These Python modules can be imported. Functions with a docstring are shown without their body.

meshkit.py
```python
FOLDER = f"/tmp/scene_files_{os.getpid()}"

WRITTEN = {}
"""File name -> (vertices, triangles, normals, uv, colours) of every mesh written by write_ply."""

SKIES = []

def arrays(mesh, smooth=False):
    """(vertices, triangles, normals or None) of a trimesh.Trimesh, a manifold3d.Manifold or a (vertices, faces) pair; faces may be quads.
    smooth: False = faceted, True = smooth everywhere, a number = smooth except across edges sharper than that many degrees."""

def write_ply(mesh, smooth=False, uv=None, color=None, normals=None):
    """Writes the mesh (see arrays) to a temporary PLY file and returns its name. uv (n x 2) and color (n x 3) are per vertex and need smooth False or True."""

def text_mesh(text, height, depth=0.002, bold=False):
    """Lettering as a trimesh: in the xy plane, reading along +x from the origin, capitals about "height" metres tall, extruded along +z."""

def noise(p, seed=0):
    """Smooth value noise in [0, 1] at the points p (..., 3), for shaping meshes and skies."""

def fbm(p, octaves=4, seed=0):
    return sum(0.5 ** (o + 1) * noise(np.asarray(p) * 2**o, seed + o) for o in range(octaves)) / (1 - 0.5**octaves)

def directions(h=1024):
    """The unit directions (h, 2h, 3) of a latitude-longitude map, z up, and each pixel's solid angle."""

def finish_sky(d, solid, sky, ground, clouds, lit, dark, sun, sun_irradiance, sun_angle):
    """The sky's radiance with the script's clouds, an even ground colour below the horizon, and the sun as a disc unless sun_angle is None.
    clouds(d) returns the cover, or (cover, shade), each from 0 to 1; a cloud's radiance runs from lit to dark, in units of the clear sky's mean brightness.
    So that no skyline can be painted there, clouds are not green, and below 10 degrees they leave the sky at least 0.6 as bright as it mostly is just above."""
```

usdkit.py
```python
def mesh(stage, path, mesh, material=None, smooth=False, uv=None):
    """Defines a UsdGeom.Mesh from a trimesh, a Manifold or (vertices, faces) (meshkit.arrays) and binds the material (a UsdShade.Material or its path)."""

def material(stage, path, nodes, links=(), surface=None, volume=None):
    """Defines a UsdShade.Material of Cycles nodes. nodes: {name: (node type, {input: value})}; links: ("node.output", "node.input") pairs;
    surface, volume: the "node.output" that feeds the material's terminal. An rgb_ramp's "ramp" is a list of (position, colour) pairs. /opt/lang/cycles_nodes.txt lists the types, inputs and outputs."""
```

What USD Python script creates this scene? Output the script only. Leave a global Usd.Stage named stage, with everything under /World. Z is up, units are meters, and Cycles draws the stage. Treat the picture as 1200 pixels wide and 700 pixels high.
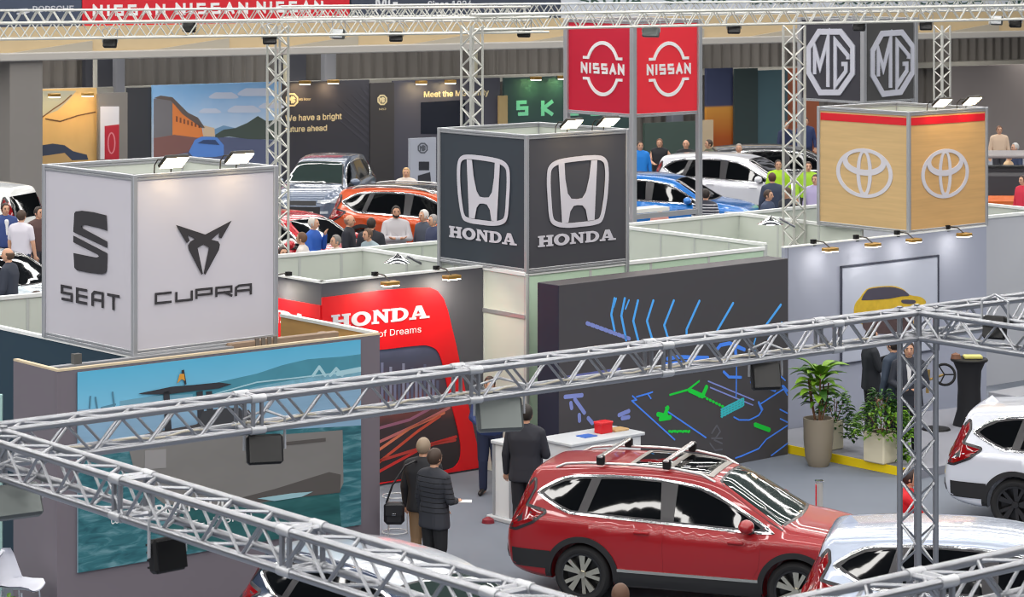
import math, random, numpy as np, trimesh, usdkit, meshkit
import manifold3d as m3
from shapely.geometry import Polygon, LineString, MultiPolygon, Point, box as sbox
from shapely import affinity
from shapely.ops import unary_union
from scipy.interpolate import LinearNDInterpolator, NearestNDInterpolator, PchipInterpolator
from pxr import Usd, UsdGeom, UsdLux, UsdShade, Gf, Sdf

stage = Usd.Stage.CreateInMemory()
UsdGeom.SetStageUpAxis(stage, UsdGeom.Tokens.z); UsdGeom.SetStageMetersPerUnit(stage, 1.0)
WORLD = UsdGeom.Xform.Define(stage, '/World'); stage.SetDefaultPrim(WORLD.GetPrim())
UsdGeom.Scope.Define(stage, '/World/Looks')
rng = random.Random(7); NR = np.random.RandomState(7)

# ---------------------------------------------------------------- camera (level, shifted lens, 8 m up on a gallery)
FPX, HOR, CH = 3070.0, -60.0, 8.0
cam = UsdGeom.Camera.Define(stage, '/World/camera')
cam.CreateHorizontalApertureAttr(36.0); cam.CreateVerticalApertureAttr(21.0)
cam.CreateFocalLengthAttr(FPX / 1200 * 36.0)
cam.CreateVerticalApertureOffsetAttr(-(350 - HOR) / 1200 * 36.0)
cam.CreateClippingRangeAttr(Gf.Vec2f(0.5, 400))
cam.CreateFStopAttr(7.0); cam.CreateFocusDistanceAttr(29.0)
UsdGeom.Xformable(cam).AddTranslateOp().Set(Gf.Vec3d(0, 0, CH)); UsdGeom.Xformable(cam).AddRotateXOp().Set(90)
cam.CreateExposureAttr(-0.12)

# ---------------------------------------------------------------- light: hall daylight from roof glazing, soft fill
dome = UsdLux.DomeLight.Define(stage, '/World/hall_fill'); dome.CreateIntensityAttr(0.3); dome.CreateColorAttr(Gf.Vec3f(0.93, 0.96, 1.0))
def rect_light(name, c, size, aim, power, col=(1, 1, 1)):
    l = UsdLux.RectLight.Define(stage, '/World/' + name)
    l.CreateWidthAttr(size[0]); l.CreateHeightAttr(size[1]); l.CreateIntensityAttr(power); l.CreateColorAttr(Gf.Vec3f(*col))
    c = np.array(c, float); z = c - np.array(aim, float); z /= np.linalg.norm(z)
    x = np.cross([0, 1, 0] if abs(z[1]) < .95 else [1, 0, 0], z); x /= np.linalg.norm(x); y = np.cross(z, x)
    UsdGeom.Xformable(l).AddTransformOp().Set(Gf.Matrix4d(*x, 0, *y, 0, *z, 0, *c, 1))
    return l
for i in range(-4, 12):      # long roof-light bands across the hall
    rect_light('roof_light_%d' % (i + 4), (-4, 6 + i * 7.5, 15.5), (70, .8), (-4, 6 + i * 7.5, 0), 20.5, (1.0, 0.975, 0.94))

# ---------------------------------------------------------------- materials
def lin(c):
    c = np.array(c, float) / 255.0
    return tuple(np.where(c <= 0.04045, c / 12.92, ((c + 0.055) / 1.055) ** 2.4))
MATS = {}
def mat(name, rgb, rough=0.55, metal=0.0, coat=0.0, emit=0.0, grain=None, spec=0.5, trans=0.0, ecol=None):
    """principled; grain = (scale xyz or number, amount) mottles the base colour in object space"""
    if name in MATS: return MATS[name]
    c = lin(rgb)
    p = {"base_color": c, "roughness": rough, "metallic": metal, "specular_ior_level": spec}
    if coat: p["coat_weight"] = coat; p["coat_roughness"] = 0.04
    if emit: p["emission_color"] = lin(ecol or rgb); p["emission_strength"] = emit
    nodes = {"p": ("principled_bsdf", p)}; links = []
    if grain:
        s, a = grain; s = (s, s, s) if np.ndim(s) == 0 else s
        lo = tuple(x * (1 - a) for x in c); hi = tuple(min(1, x * (1 + a)) for x in c)
        nodes.update({"t": ("texture_coordinate", {}), "m": ("mapping", {"scale": s}), "n": ("noise_texture", {"scale": 1.0, "detail": 4.0, "roughness": 0.6}),
                      "r": ("rgb_ramp", {"ramp": [(0.25, lo), (0.75, hi)]})})
        links += [("t.object", "m.vector"), ("m.vector", "n.vector"), ("n.fac", "r.fac"), ("r.color", "p.base_color")]
    MATS[name] = usdkit.material(stage, '/World/Looks/' + name, nodes, links, surface="p.BSDF")
    return MATS[name]
def ramp_mat(name, axis, z0, z1, stops, rough=0.6, noise=0.0):
    """a print whose colour runs along a world axis between z0 and z1 (object space, untransformed meshes)"""
    nodes = {"t": ("texture_coordinate", {}), "s": ("separate_xyz", {}), "a": ("math", {"math_type": "subtract", "value2": z0}),
             "b": ("math", {"math_type": "divide", "value2": z1 - z0, "use_clamp": True}), "r": ("rgb_ramp", {"ramp": [(s, lin(c)) for s, c in stops]}), "p": ("principled_bsdf", {"roughness": rough})}
    links = [("t.object", "s.vector"), ("s." + axis, "a.value1"), ("a.value", "b.value1"), ("r.color", "p.base_color")]
    if noise:
        nodes.update({"n": ("noise_texture", {"scale": 1.3, "detail": 5.0}), "k": ("math", {"math_type": "multiply_add", "value2": noise, "value3": -noise / 2}), "d": ("math", {"math_type": "add"})})
        links += [("t.object", "n.vector"), ("n.fac", "k.value1"), ("b.value", "d.value1"), ("k.value", "d.value2"), ("d.value", "r.fac")]
    else: links.append(("b.value", "r.fac"))
    MATS[name] = usdkit.material(stage, '/World/Looks/' + name, nodes, links, surface="p.BSDF"); return MATS[name]
def wave_mat(name, c0, c1, c2, scale=(1, 1, 1), s=3.0, dist=6.0, rough=0.45):
    nodes = {"t": ("texture_coordinate", {}), "m": ("mapping", {"scale": scale}), "n": ("noise_texture", {"scale": s, "detail": 4.0, "distortion": dist * .1}),
             "r": ("rgb_ramp", {"ramp": [(0.3, lin(c0)), (0.5, lin(c1)), (0.7, lin(c2))]}), "p": ("principled_bsdf", {"roughness": rough})}
    MATS[name] = usdkit.material(stage, '/World/Looks/' + name, nodes, [("t.object", "m.vector"), ("m.vector", "n.vector"), ("n.fac", "r.fac"), ("r.color", "p.base_color")], surface="p.BSDF"); return MATS[name]
ALU = mat('aluminium', (158, 160, 165), 0.32, 0.9)
ALU_DULL = mat('brushed_aluminium', (184, 186, 190), 0.42, 0.6)
WHITE = mat('white_laminate', (232, 232, 226), 0.5)
PARTITION = mat('partition_white', (206, 212, 202), 0.55)
PRAIL = mat('partition_rail', (236, 238, 236), 0.4)
BLACK = mat('black_plastic', (18, 18, 20), 0.55, spec=.3)
RUBBER = mat('rubber', (26, 26, 28), 0.75)
DARK_GLASS = mat('dark_glass', (8, 10, 12), 0.03, spec=0.5)
CHROME = mat('chrome', (225, 226, 228), 0.12, 1.0)
LAMP_ON = mat('lamp_glass_lit', (255, 226, 176), 0.3, emit=34.0)
LAMP_COOL = mat('spot_lens_lit', (255, 250, 235), 0.3, emit=6.0)

# ---------------------------------------------------------------- geometry helpers
class Thing:
    def __init__(s, prim, inv): s.prim, s.inv = prim, inv
def path_for(parent, name):
    base = parent.prim.GetPath() if isinstance(parent, Thing) else Sdf.Path('/World')
    p = base.AppendChild(name); k = 0
    while stage.GetPrimAtPath(p): k += 1; p = base.AppendChild('%s_%03d' % (name, k))
    return p
def tag(prim, label=None, cat=None, group=None, kind=None):
    for k, v in (('label', label), ('category', cat), ('group', group), ('kind', kind)):
        if v: prim.SetCustomDataByKey(k, v)
def thing(name, label, cat, loc=(0, 0, 0), rotz=0.0, group=None, kind=None):
    x = UsdGeom.Xform.Define(stage, path_for(None, name))
    x.AddTranslateOp().Set(Gf.Vec3d(*map(float, loc))); x.AddRotateZOp().Set(float(math.degrees(rotz)))
    tag(x.GetPrim(), label, cat, group, kind)
    M = trimesh.transformations.translation_matrix(loc) @ trimesh.transformations.rotation_matrix(rotz, [0, 0, 1])
    return Thing(x.GetPrim(), np.linalg.inv(M))
def asmesh(m):
    if isinstance(m, (list, tuple)) and len(m) and not isinstance(m[0], np.ndarray): m = trimesh.util.concatenate([asmesh(q) for q in m])
    if hasattr(m, 'to_mesh'):
        q = m.to_mesh(); m = trimesh.Trimesh(q.vert_properties[:, :3], q.tri_verts, process=False)
    return m
def part(name, mesh, m, parent, label=None, smooth=False, local=False, kind=None):
    mesh = asmesh(mesh)
    if not local: mesh = mesh.copy(); mesh.apply_transform(parent.inv)
    pr = usdkit.mesh(stage, str(path_for(parent, name)), mesh, m, smooth).GetPrim()
    tag(pr, label, kind=kind); return Thing(pr, parent.inv)
def solo(name, mesh, m, label, cat, group=None, smooth=False, kind=None):
    pr = usdkit.mesh(stage, str(path_for(None, name)), asmesh(mesh), m, smooth).GetPrim()
    tag(pr, label, cat, group, kind); return Thing(pr, np.eye(4))
def struct(name, mesh, m, label, smooth=False):
    pr = usdkit.mesh(stage, '/World/' + name, asmesh(mesh), m, smooth).GetPrim(); tag(pr, label, kind='structure'); return Thing(pr, np.eye(4))
def dup(src, loc, rotz, label, group=None):
    was = src.prim.GetCustomData(); name = src.prim.GetName()
    x = thing(name, label, was['category'], loc, rotz, group or was.get('group'))
    x.prim.GetReferences().AddInternalReference(src.prim.GetPath())
    x.prim.SetInstanceable(True); return x
V3 = lambda *a: np.array(a, float)
def unit(v): v = np.asarray(v, float); return v / (np.linalg.norm(v) + 1e-12)
def bx(c, s, ax=None, bev=0.0):
    """box at centre c, size s, axes ax (3 rows) or world"""
    if bev > 0:
        h = np.array(s) / 2; b = min(bev, h.min() * .6); pts = []
        for sx in (-1, 1):
            for sy in (-1, 1):
                for sz in (-1, 1):
                    for k in range(3):
                        q = h.copy(); q = q - b; q[k] = h[k]; pts.append(q * (sx, sy, sz))
        m = trimesh.Trimesh(np.array(pts)).convex_hull
    else: m = trimesh.creation.box(s)
    T = np.eye(4)
    if ax is not None: T[:3, :3] = np.array(ax).T
    T[:3, 3] = c; m.apply_transform(T); return m
def tube(p, q, r, n=8, r2=None):
    p, q = np.asarray(p, float), np.asarray(q, float); d = unit(q - p)
    a = unit(np.cross(d, [0, 0, 1] if abs(d[2]) < .9 else [1, 0, 0])); b = np.cross(d, a); r2 = r if r2 is None else r2
    t = np.arange(n) * 2 * np.pi / n; ring = np.cos(t)[:, None] * a + np.sin(t)[:, None] * b
    v = np.vstack([p + ring * r, q + ring * r2, [p], [q]]); f = []
    for i in range(n):
        j = (i + 1) % n; f += [[i, n + j, n + i], [i, j, n + j], [2 * n, j, i], [2 * n + 1, n + i, n + j]]
    m = trimesh.Trimesh(v, f, process=False); m.fix_normals(); return m
def path_tube(pts, r, n=8):
    v, f = [], []; pts = np.asarray(pts, float); tg = np.gradient(pts, axis=0); a = None
    for i, (p, t) in enumerate(zip(pts, tg)):
        t = unit(t); a = unit(np.cross(t, [0, 0, 1] if abs(t[2]) < .9 else [1, 0, 0])) if a is None else unit(a - t * np.dot(a, t)); b = np.cross(t, a)
        rr = r[i] if np.ndim(r) else r
        for k in range(n):
            th = 2 * np.pi * k / n; v.append(p + rr * (math.cos(th) * a + math.sin(th) * b))
    for i in range(len(pts) - 1):
        for k in range(n):
            j = (k + 1) % n; f += [[i * n + k, i * n + j, (i + 1) * n + j], [i * n + k, (i + 1) * n + j, (i + 1) * n + k]]
    e = (len(pts) - 1) * n
    for k in range(1, n - 1): f += [[0, k + 1, k], [e, e + k, e + k + 1]]
    return trimesh.Trimesh(v, f, process=False)
def lathe(prof, n=24, c=(0, 0, 0)):
    m = trimesh.creation.revolve(np.array(prof, float), sections=n); m.apply_translation(c); return m
def polys(g):
    if g.is_empty: return []
    return [p for p in getattr(g, 'geoms', [g]) if p.geom_type == 'Polygon' and p.area > 1e-8]
class Plane:
    """vertical plane: u to the right, v up, n towards the viewer"""
    def __init__(s, O, U, V=(0, 0, 1)): s.O, s.U, s.V = np.asarray(O, float), unit(U), unit(V); s.N = np.cross(s.U, s.V)
    def uv(s, px, py):
        d = V3((px - 600) / FPX, 1, (HOR - py) / FPX); o = V3(0, 0, CH); t = np.dot(s.O - o, s.N) / np.dot(d, s.N); w = o + t * d - s.O
        return (float(w @ s.U), float(w @ s.V))
    def px(s, pts): return [s.uv(*p) for p in pts]
    def w(s, u, v, d=0.0): return s.O + u * s.U + v * s.V + d * s.N
    def ext(s, g, d0, d1):
        """flat shape between d0 and d1 in front of the plane"""
        ms = []
        for p in polys(g if not isinstance(g, list) else Polygon(g).buffer(0)):
            m = trimesh.creation.extrude_polygon(p, d1 - d0, engine='earcut'); m.apply_translation((0, 0, d0)); ms.append(m)
        m = trimesh.util.concatenate(ms); T = np.eye(4); T[:3, 0], T[:3, 1], T[:3, 2], T[:3, 3] = s.U, s.V, s.N, s.O; m.apply_transform(T); return m
    def box(s, u0, v0, u1, v1, d0, d1, bev=0.0): return bx(s.w((u0 + u1) / 2, (v0 + v1) / 2, (d0 + d1) / 2), (u1 - u0, v1 - v0, d1 - d0), (s.U, s.V, s.N), bev)
def at(px, py, Y): return V3((px - 600) * Y / FPX, Y, CH + (HOR - py) * Y / FPX)
def atz(px, py, Z): return at(px, py, FPX * (CH - Z) / (py - HOR))
PHI = math.radians(40.8)
A3, B3, UP = V3(math.cos(PHI), math.sin(PHI), 0), V3(-math.sin(PHI), math.cos(PHI), 0), V3(0, 0, 1)
def smooth_loop(pts, n=8):
    """closed Catmull-Rom through the points"""
    P = np.array(pts, float); out = []
    for i in range(len(P)):
        a, b, c, d = P[i - 1], P[i], P[(i + 1) % len(P)], P[(i + 2) % len(P)]
        for t in np.arange(n) / n: out.append(.5 * (2 * b + (c - a) * t + (2 * a - 5 * b + 4 * c - d) * t * t + (3 * b - a - 3 * c + d) * t ** 3))
    return out

# ---------------------------------------------------------------- lettering
STROKES = {  # square techno capitals on a 1 x 1 grid
 'S': [[(1, 1), (0, 1), (0, .5), (1, .5), (1, 0), (0, 0)]], 'E': [[(1, 1), (0, 1), (0, 0), (1, 0)], [(0, .5), (.95, .5)]], 'A': [[(0, 0), (0, .8), (.2, 1), (1, 1), (1, 0)], [(0, .42), (1, .42)]],
 'T': [[(0, 1), (1, 1)], [(.5, 1), (.5, 0)]], 'C': [[(1, 1), (0, 1), (0, 0), (1, 0)]], 'U': [[(0, 1), (0, 0), (1, 0), (1, 1)]], 'P': [[(0, 0), (0, 1), (1, 1), (1, .42), (0, .42)]],
 'R': [[(0, 0), (0, 1), (1, 1), (1, .42), (0, .42)], [(.55, .42), (1, 0)]], 'N': [[(0, 0), (0, 1), (1, 0), (1, 1)]], 'I': [[(.5, 0), (.5, 1)]], 'K': [[(0, 0), (0, 1)], [(1, 1), (.08, .5), (1, 0)]],
 'O': [[(0, 0), (0, 1), (1, 1), (1, 0), (0, 0)]], 'D': [[(0, 0), (0, 1), (.75, 1), (1, .75), (1, .25), (.75, 0), (0, 0)]], 'H': [[(0, 0), (0, 1)], [(1, 0), (1, 1)], [(0, .5), (1, .5)]]}
STROKES_N = dict(STROKES, A=[[(0, 0), (.5, 1), (1, 0)], [(.2, .3), (.8, .3)]])
def stroke_text(txt, h, w, gap, th, table=STROKES, narrow=0.3):
    """stroke lettering as a shapely shape starting at u=0; h letter height, w letter width, th stroke"""
    x, gs = 0.0, []
    for ch in txt:
        if ch == ' ': x += w * .7; continue
        ww = w * narrow if ch == 'I' else w
        for ln in table[ch]:
            gs.append(LineString([(x + th / 2 + a * (ww - th), th / 2 + b * (h - th)) for a, b in ln]).buffer(th / 2, cap_style=3 if len(ln) < 3 or ch in 'NKA' else 2, join_style=2, mitre_limit=1.6))
        x += ww + gap
    return unary_union(gs), x - gap
def slab(letter):
    """heavy slab-serif capitals, 1 high"""
    s, st = .16, .3
    R = lambda a, b, c, d: sbox(a, b, c, d)
    if letter == 'H': return unary_union([R(.1, 0, .42, 1), R(.78, 0, 1.1, 1), R(.3, .4, .9, .6), R(0, 0, .54, s), R(0, 1 - s, .54, 1), R(.66, 0, 1.2, s), R(.66, 1 - s, 1.2, 1)]), 1.2
    if letter == 'O': return affinity.scale(Point(.62, .5).buffer(.5, 24), 1.24, 1.06).difference(affinity.scale(Point(.62, .5).buffer(.5, 24), .56, .62)), 1.24
    if letter == 'N': return unary_union([R(.12, 0, .32, 1), R(.84, 0, 1.04, 1), Polygon([(.0, 1), (.42, 1), (1.04, .18), (1.04, 0), (.86, 0), (.12, .95)]), R(0, 0, .46, s), R(.7, 1 - s, 1.18, 1)]), 1.18
    if letter == 'D': return unary_union([R(.1, 0, .42, 1), R(0, 0, .6, s), R(0, 1 - s, .6, 1), affinity.scale(Point(.55, .5).buffer(.5, 24), 1.16, 1.0).intersection(R(.4, 0, 2, 1)).difference(affinity.scale(Point(.5, .5).buffer(.5, 24), .68, .64))]), 1.14
    if letter == 'A': return unary_union([Polygon([(.12, 0), (.3, 0), (.62, .78), (.62, 1), (.46, 1)]), Polygon([(.46, 1), (.8, 1), (1.18, 0), (.84, 0), (.5, .9)]), R(.32, .24, .9, .4), R(0, 0, .46, s), R(.68, 0, 1.32, s)]), 1.32
def slab_text(txt, h, gap=.05):
    x, gs = 0, []
    for ch in txt:
        g, w = slab(ch); gs.append(affinity.translate(g, x, 0)); x += w + gap
    g = unary_union(gs).buffer(0); return affinity.scale(g, h, h, origin=(0, 0)), (x - gap) * h
def fit(g, u0, v0, u1, v1):
    a, b, c, d = g.bounds; g = affinity.translate(g, -a, -b); return affinity.translate(affinity.scale(g, (u1 - u0) / (c - a), (v1 - v0) / (d - b), origin=(0, 0)), u0, v0)
def text_on(pl, txt, u, v, h, bold=True, d=0.002, width=None):
    m = meshkit.text_mesh(txt, h, 0.002, bold)
    if width: m.apply_scale((width / np.ptp(m.vertices[:, 0]), 1, 1))
    T = np.eye(4); T[:3, 0], T[:3, 1], T[:3, 2], T[:3, 3] = pl.U, pl.V, pl.N, pl.w(u, v, d); m.apply_transform(T); return m
# ================================================================ SETTING
FLOOR = mat('floor_carpet', (112, 119, 131), 0.75, grain=((.5, .5, .5), .06))
struct('floor', bx((4, 58, -.05), (150, 130, .1)), FLOOR, 'grey hall floor')
HALL = mat('hall_shell', (104, 106, 112), .8)
struct('ceiling', bx((4, 48, 17.2), (150, 150, .3)), HALL, 'grey hall roof')
struct('wall_left', bx((-52, 48, 8), (.4, 150, 18)), HALL, 'grey hall side wall'); struct('wall_right', bx((60, 48, 8), (.4, 150, 18)), HALL, 'grey hall side wall'); struct('wall_front', bx((4, -26, 8), (150, .4, 18)), HALL, 'grey hall wall behind the viewer'); struct('wall_far', bx((4, 122, 8), (150, .4, 18)), HALL, 'grey hall end wall')
_g0, _g1 = atz(-400, 79, 4.85), atz(1600, 32, 4.85)
GP_EDGE = lambda x: (x, _g0[1] + (_g1[1] - _g0[1]) * (x - _g0[0]) / (_g1[0] - _g0[0]) - 6.5)
ZF = 1.2                                      # the rear half of the hall lies higher
GE = GP_EDGE
pts = [(-34, 45.4 - 34 * .863), (40, 45.4 + 40 * .863), GE(40), GE(-34)]
m = trimesh.creation.extrude_polygon(Polygon(pts), ZF, engine='earcut'); struct('floor_raised', m, mat('floor_carpet_rear', (128, 132, 140), .75, grain=((.5, .5, .5), .06)), 'raised grey floor of the rear hall')
# gallery along the back: fascia, parapet, soffit beam and corrugated wall; runs from near left to far right
G0, G1 = atz(-400, 79, 4.85), atz(1600, 32, 4.85)
GU = unit((G1 - G0) * (1, 1, 0)); GL = float(np.linalg.norm((G1 - G0)[:2])); GP = Plane(G0 * (1, 1, 0), GU)
struct('trim_1', GP.box(0, 4.78, GL, 5.02, -1.4, 0, .03), mat('flange_grey', (176, 172, 166), .6), 'grey steel flange under the gallery front')
struct('trim_2', GP.box(0, 5.02, GL, 5.75, -.9, -.25), mat('gallery_tan', (200, 178, 140), .7, grain=(.6, .05)), 'tan gallery fascia')
tabs = [GP.ext([(u, 5.0), (u + 2.6, 5.0), (u + 2.6, 5.32)], -.24, -.12) for u in np.arange(1, GL, 4.4)]
struct('trim_3', tabs, mat('gusset_grey', (176, 168, 152), .6), 'grey wedge gussets on the gallery front')
struct('wall_gallery', GP.box(0, 5.75, GL, 8.6, -.7, -.45), mat('parapet', (66, 76, 94), .6), 'dark gallery parapet behind banners')
rib = [(u, (0.0, .10, .10, 0.0)[k % 4]) for k, u in enumerate(np.cumsum([0] + [.16, .06, .16, .06] * int(GL / .44)))]
ribpoly = Polygon([(u, -6.0 + d) for u, d in rib] + [(rib[-1][0], -6.4), (0, -6.4)])
m = trimesh.creation.extrude_polygon(ribpoly, 5.2, engine='earcut'); T = np.eye(4); T[:3, 0], T[:3, 1], T[:3, 2], T[:3, 3] = GP.U, GP.N, GP.V, GP.O; m.apply_transform(T); m.fix_normals()
struct('wall_back', m, mat('corrugated_steel', (122, 118, 114), .55, .1, grain=((.4, .4, .05), .25)), 'corrugated grey steel wall under the gallery')
struct('trim_4', GP.box(0, 3.46, GL, 3.66, -5.7, -5.2), mat('ledge_grey', (172, 170, 162), .6), 'pale ledge along the corrugated wall')
def gcol(px, w, col, d=-.2, z1=5.0, depth=.9, n=[0]):
    u, _ = GP.uv(px, 60); n[0] += 1
    struct('trim_%d' % (10 + n[0]), GP.box(u - w / 2, 0, u + w / 2, z1, d - depth, d, .02), mat('col_%d_%d_%d' % col, col, .65), 'gallery column')
gcol(34, 1.0, (128, 124, 120)); gcol(194, .12, (210, 208, 198), -5.2, 4.9, .12); gcol(221, .3, (140, 142, 150), -5, 4.9, .3); gcol(427, .16, (212, 206, 180), -5.2, 4.9, .16)
gcol(476, .42, (146, 148, 154), -5.0, 4.9, .3); gcol(656, .12, (205, 200, 176), -5.2, 4.9, .12); gcol(895, .5, (128, 134, 146), -5.0, 4.9, .4); gcol(1135, .1, (200, 198, 190), -5.2, 4.9, .1)
for px in (440, 206):
    u, _ = GP.uv(px, 60); struct('door_%d' % (1 if px == 440 else 2), GP.box(u - .5, 2.9, u + .5, 4.9, -5.9, -5.6), mat('door_dark', (72, 74, 84), .6), 'dark doorway panel in the corrugated wall')
# gallery banners
BN = Plane(GP.w(0, 0, -.40), GP.U)
def banner(name, x0, x1, ytop, ybot, col, label, texts):
    (u0, vb), (u1, _) = BN.uv(x0, ybot), BN.uv(x1, ybot); vt = 7.9
    t = thing(name, label, 'banner', BN.w((u0 + u1) / 2, 5.6), math.atan2(BN.U[1], BN.U[0]), 'banners hung on the gallery')
    t.prim.ClearCustomDataByKey('group')
    part('cloth', BN.box(u0, 5.62, u1, vt, 0, .03), mat('banner_%d_%d_%d' % col, col, .7), t)
    for kind, s, px, y, w, h, c in texts:
        u, v = BN.uv(px, y); uw = BN.uv(px + w, y)[0] - u; hh = h * np.linalg.norm(BN.w(u, v)) / FPX
        if kind == 'n': g, tw = stroke_text(s, hh, hh * .95, hh * .4, hh * .24, STROKES_N); g = affinity.translate(affinity.scale(g, uw / tw, 1, origin=(0, 0)), u, v); part('lettering', BN.ext(g, .032, .05), mat('print_white', (232, 232, 232), .6), t)
        elif kind == 't': part('lettering', text_on(BN, s, u, v, hh, True, .034, uw), mat('print_%d_%d_%d' % c, c, .6), t)
    return t, u0
pb, u0 = banner('gallery_banner', -60, 95, 0, 43, (64, 74, 94), 'dark blue banner with a pale car mark and name at far left of the gallery', [('t', 'PORSCHE', 37, 14, 48, 6.5, (190, 192, 200))])
g = unary_union([LineString(BN.px([(16, 13), (22, 11.5), (31, 11), (33, 13.5), (27, 15.5), (20, 16)])).buffer(.03)])
part('emblem', BN.ext(g, .032, .05), mat('print_190_192_200', (190, 192, 200), .6), pb)
banner('gallery_banner', 96, 409, 0, 43, (204, 24, 42), 'long red banner with three white names on the gallery', [('n', 'NISSAN', 108, 19, 85, 13, 0), ('n', 'NISSAN', 205, 17, 85, 13, 0), ('n', 'NISSAN', 300, 15, 78, 13, 0)])
mb, _ = banner('gallery_banner', 411, 655, 0, 40, (60, 68, 84), 'dark blue banner with since-1924 writing on the gallery', [('t', 'Since 1924', 500, 9, 52, 7.5, (212, 214, 218)), ('t', 'MG', 438, 12, 26, 18, (214, 216, 220))])
banner('gallery_banner', 657, 1300, 0, 40, (196, 202, 212), 'pale grey-blue banner with repeated dark green names on the gallery', [('n2' if 0 else 't', 'ŠKODA', px, 5.2, 75, 9, (40, 72, 64)) for px in (676, 776, 876, 976, 1076, 1176)])

# ================================================================ BRAND TOWERS
def zpts(pts, x0, y0, k): return [(x0 + x / k, y0 + y / k) for x, y in pts]
FR = ALU_DULL
def tower(label, corner, zb, ytop, w, matL, matR, z0=None, zt=None, wl=None, pw=.062):
    C = atz(corner[0], corner[1], zb); Y = C[1]; zt = zt or CH + (HOR - ytop) * Y / FPX; C[2] = 0; wl = wl or w
    t = thing('sign_tower', label, 'sign', C + UP * (z0 if z0 is not None else zb), PHI)
    L = Plane(C + B3 * wl, -B3); R = Plane(C, A3); L2 = Plane(C + A3 * w, B3); R2 = Plane(C + A3 * w + B3 * wl, -A3)
    part('left_panel', L.box(.03, zb, wl - .03, zt - .03, -.03, -.012), matL, t); part('right_panel', R.box(.03, zb, w - .03, zt - .03, -.03, -.012), matR, t)
    part('back_panel', L2.box(.03, zb, wl - .03, zt - .03, -.03, -.012), PARTITION, t); part('back_panel', R2.box(.03, zb, w - .03, zt - .03, -.03, -.012), PARTITION, t)
    for P in (C, C + A3 * w, C + B3 * wl, C + A3 * w + B3 * wl):
        q = P + (C + A3 * w / 2 + B3 * wl / 2 - P) * .012; zz = zb if z0 is None else z0
        part('post', bx((q[0], q[1], (zz + zt) / 2), (pw, pw, zt - zz), (A3, B3, UP), .008), FR, t)
    for pl, ww in ((L, wl), (R, w), (L2, wl), (R2, w)):
        part('top_rail', [pl.box(.0, zt - .075, ww, zt - .045, -.045, .004, .005), pl.box(.0, zt - .04, ww, zt, -.05, .008, .006)], FR, t)
        part('bottom_rail', [pl.box(.0, zb, ww, zb + .035, -.045, .004, .005), pl.box(0, zb + .04, ww, zb + .07, -.045, .002, .005)], FR, t)
    return t, L, R, C, zt
def flood(pl, u, zt, label, k):
    """small floodlight on a bent bracket fixed to the tower's top rail"""
    base = pl.w(u, zt, -.02); t = thing('floodlight', label, 'lamp', base, PHI)
    c = pl.w(u + .02, zt + .14, .20); n = unit(pl.N * .62 - UP * .78); a = pl.U; b = np.cross(n, a)
    part('housing', bx(c - n * .02, (.34, .22, .05), (a, b, n), .012), mat('lamp_housing', (60, 58, 54), .4, .4), t)
    part('lens', bx(c + n * .01, (.31, .20, .014), (a, b, n)), LAMP_ON, t)
    for s in (-.12, .12): part('bracket', path_tube([pl.w(u + s, zt - .01, -.02), pl.w(u + s, zt + .10, -.01), pl.w(u + s, zt + .17, .06), c + a * s - n * .045], .009, 6), mat('lamp_bracket', (70, 66, 60), .4, .5), t)
SEAT_W = mat('panel_offwhite', (200, 197, 205), .45)
INK = mat('print_charcoal', (50, 48, 52), .6)
t, L, R, C, zt = tower('white square tower with black S emblem and winged emblem', (157, 418), 3.1, 205, 2.1, SEAT_W, SEAT_W)
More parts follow.
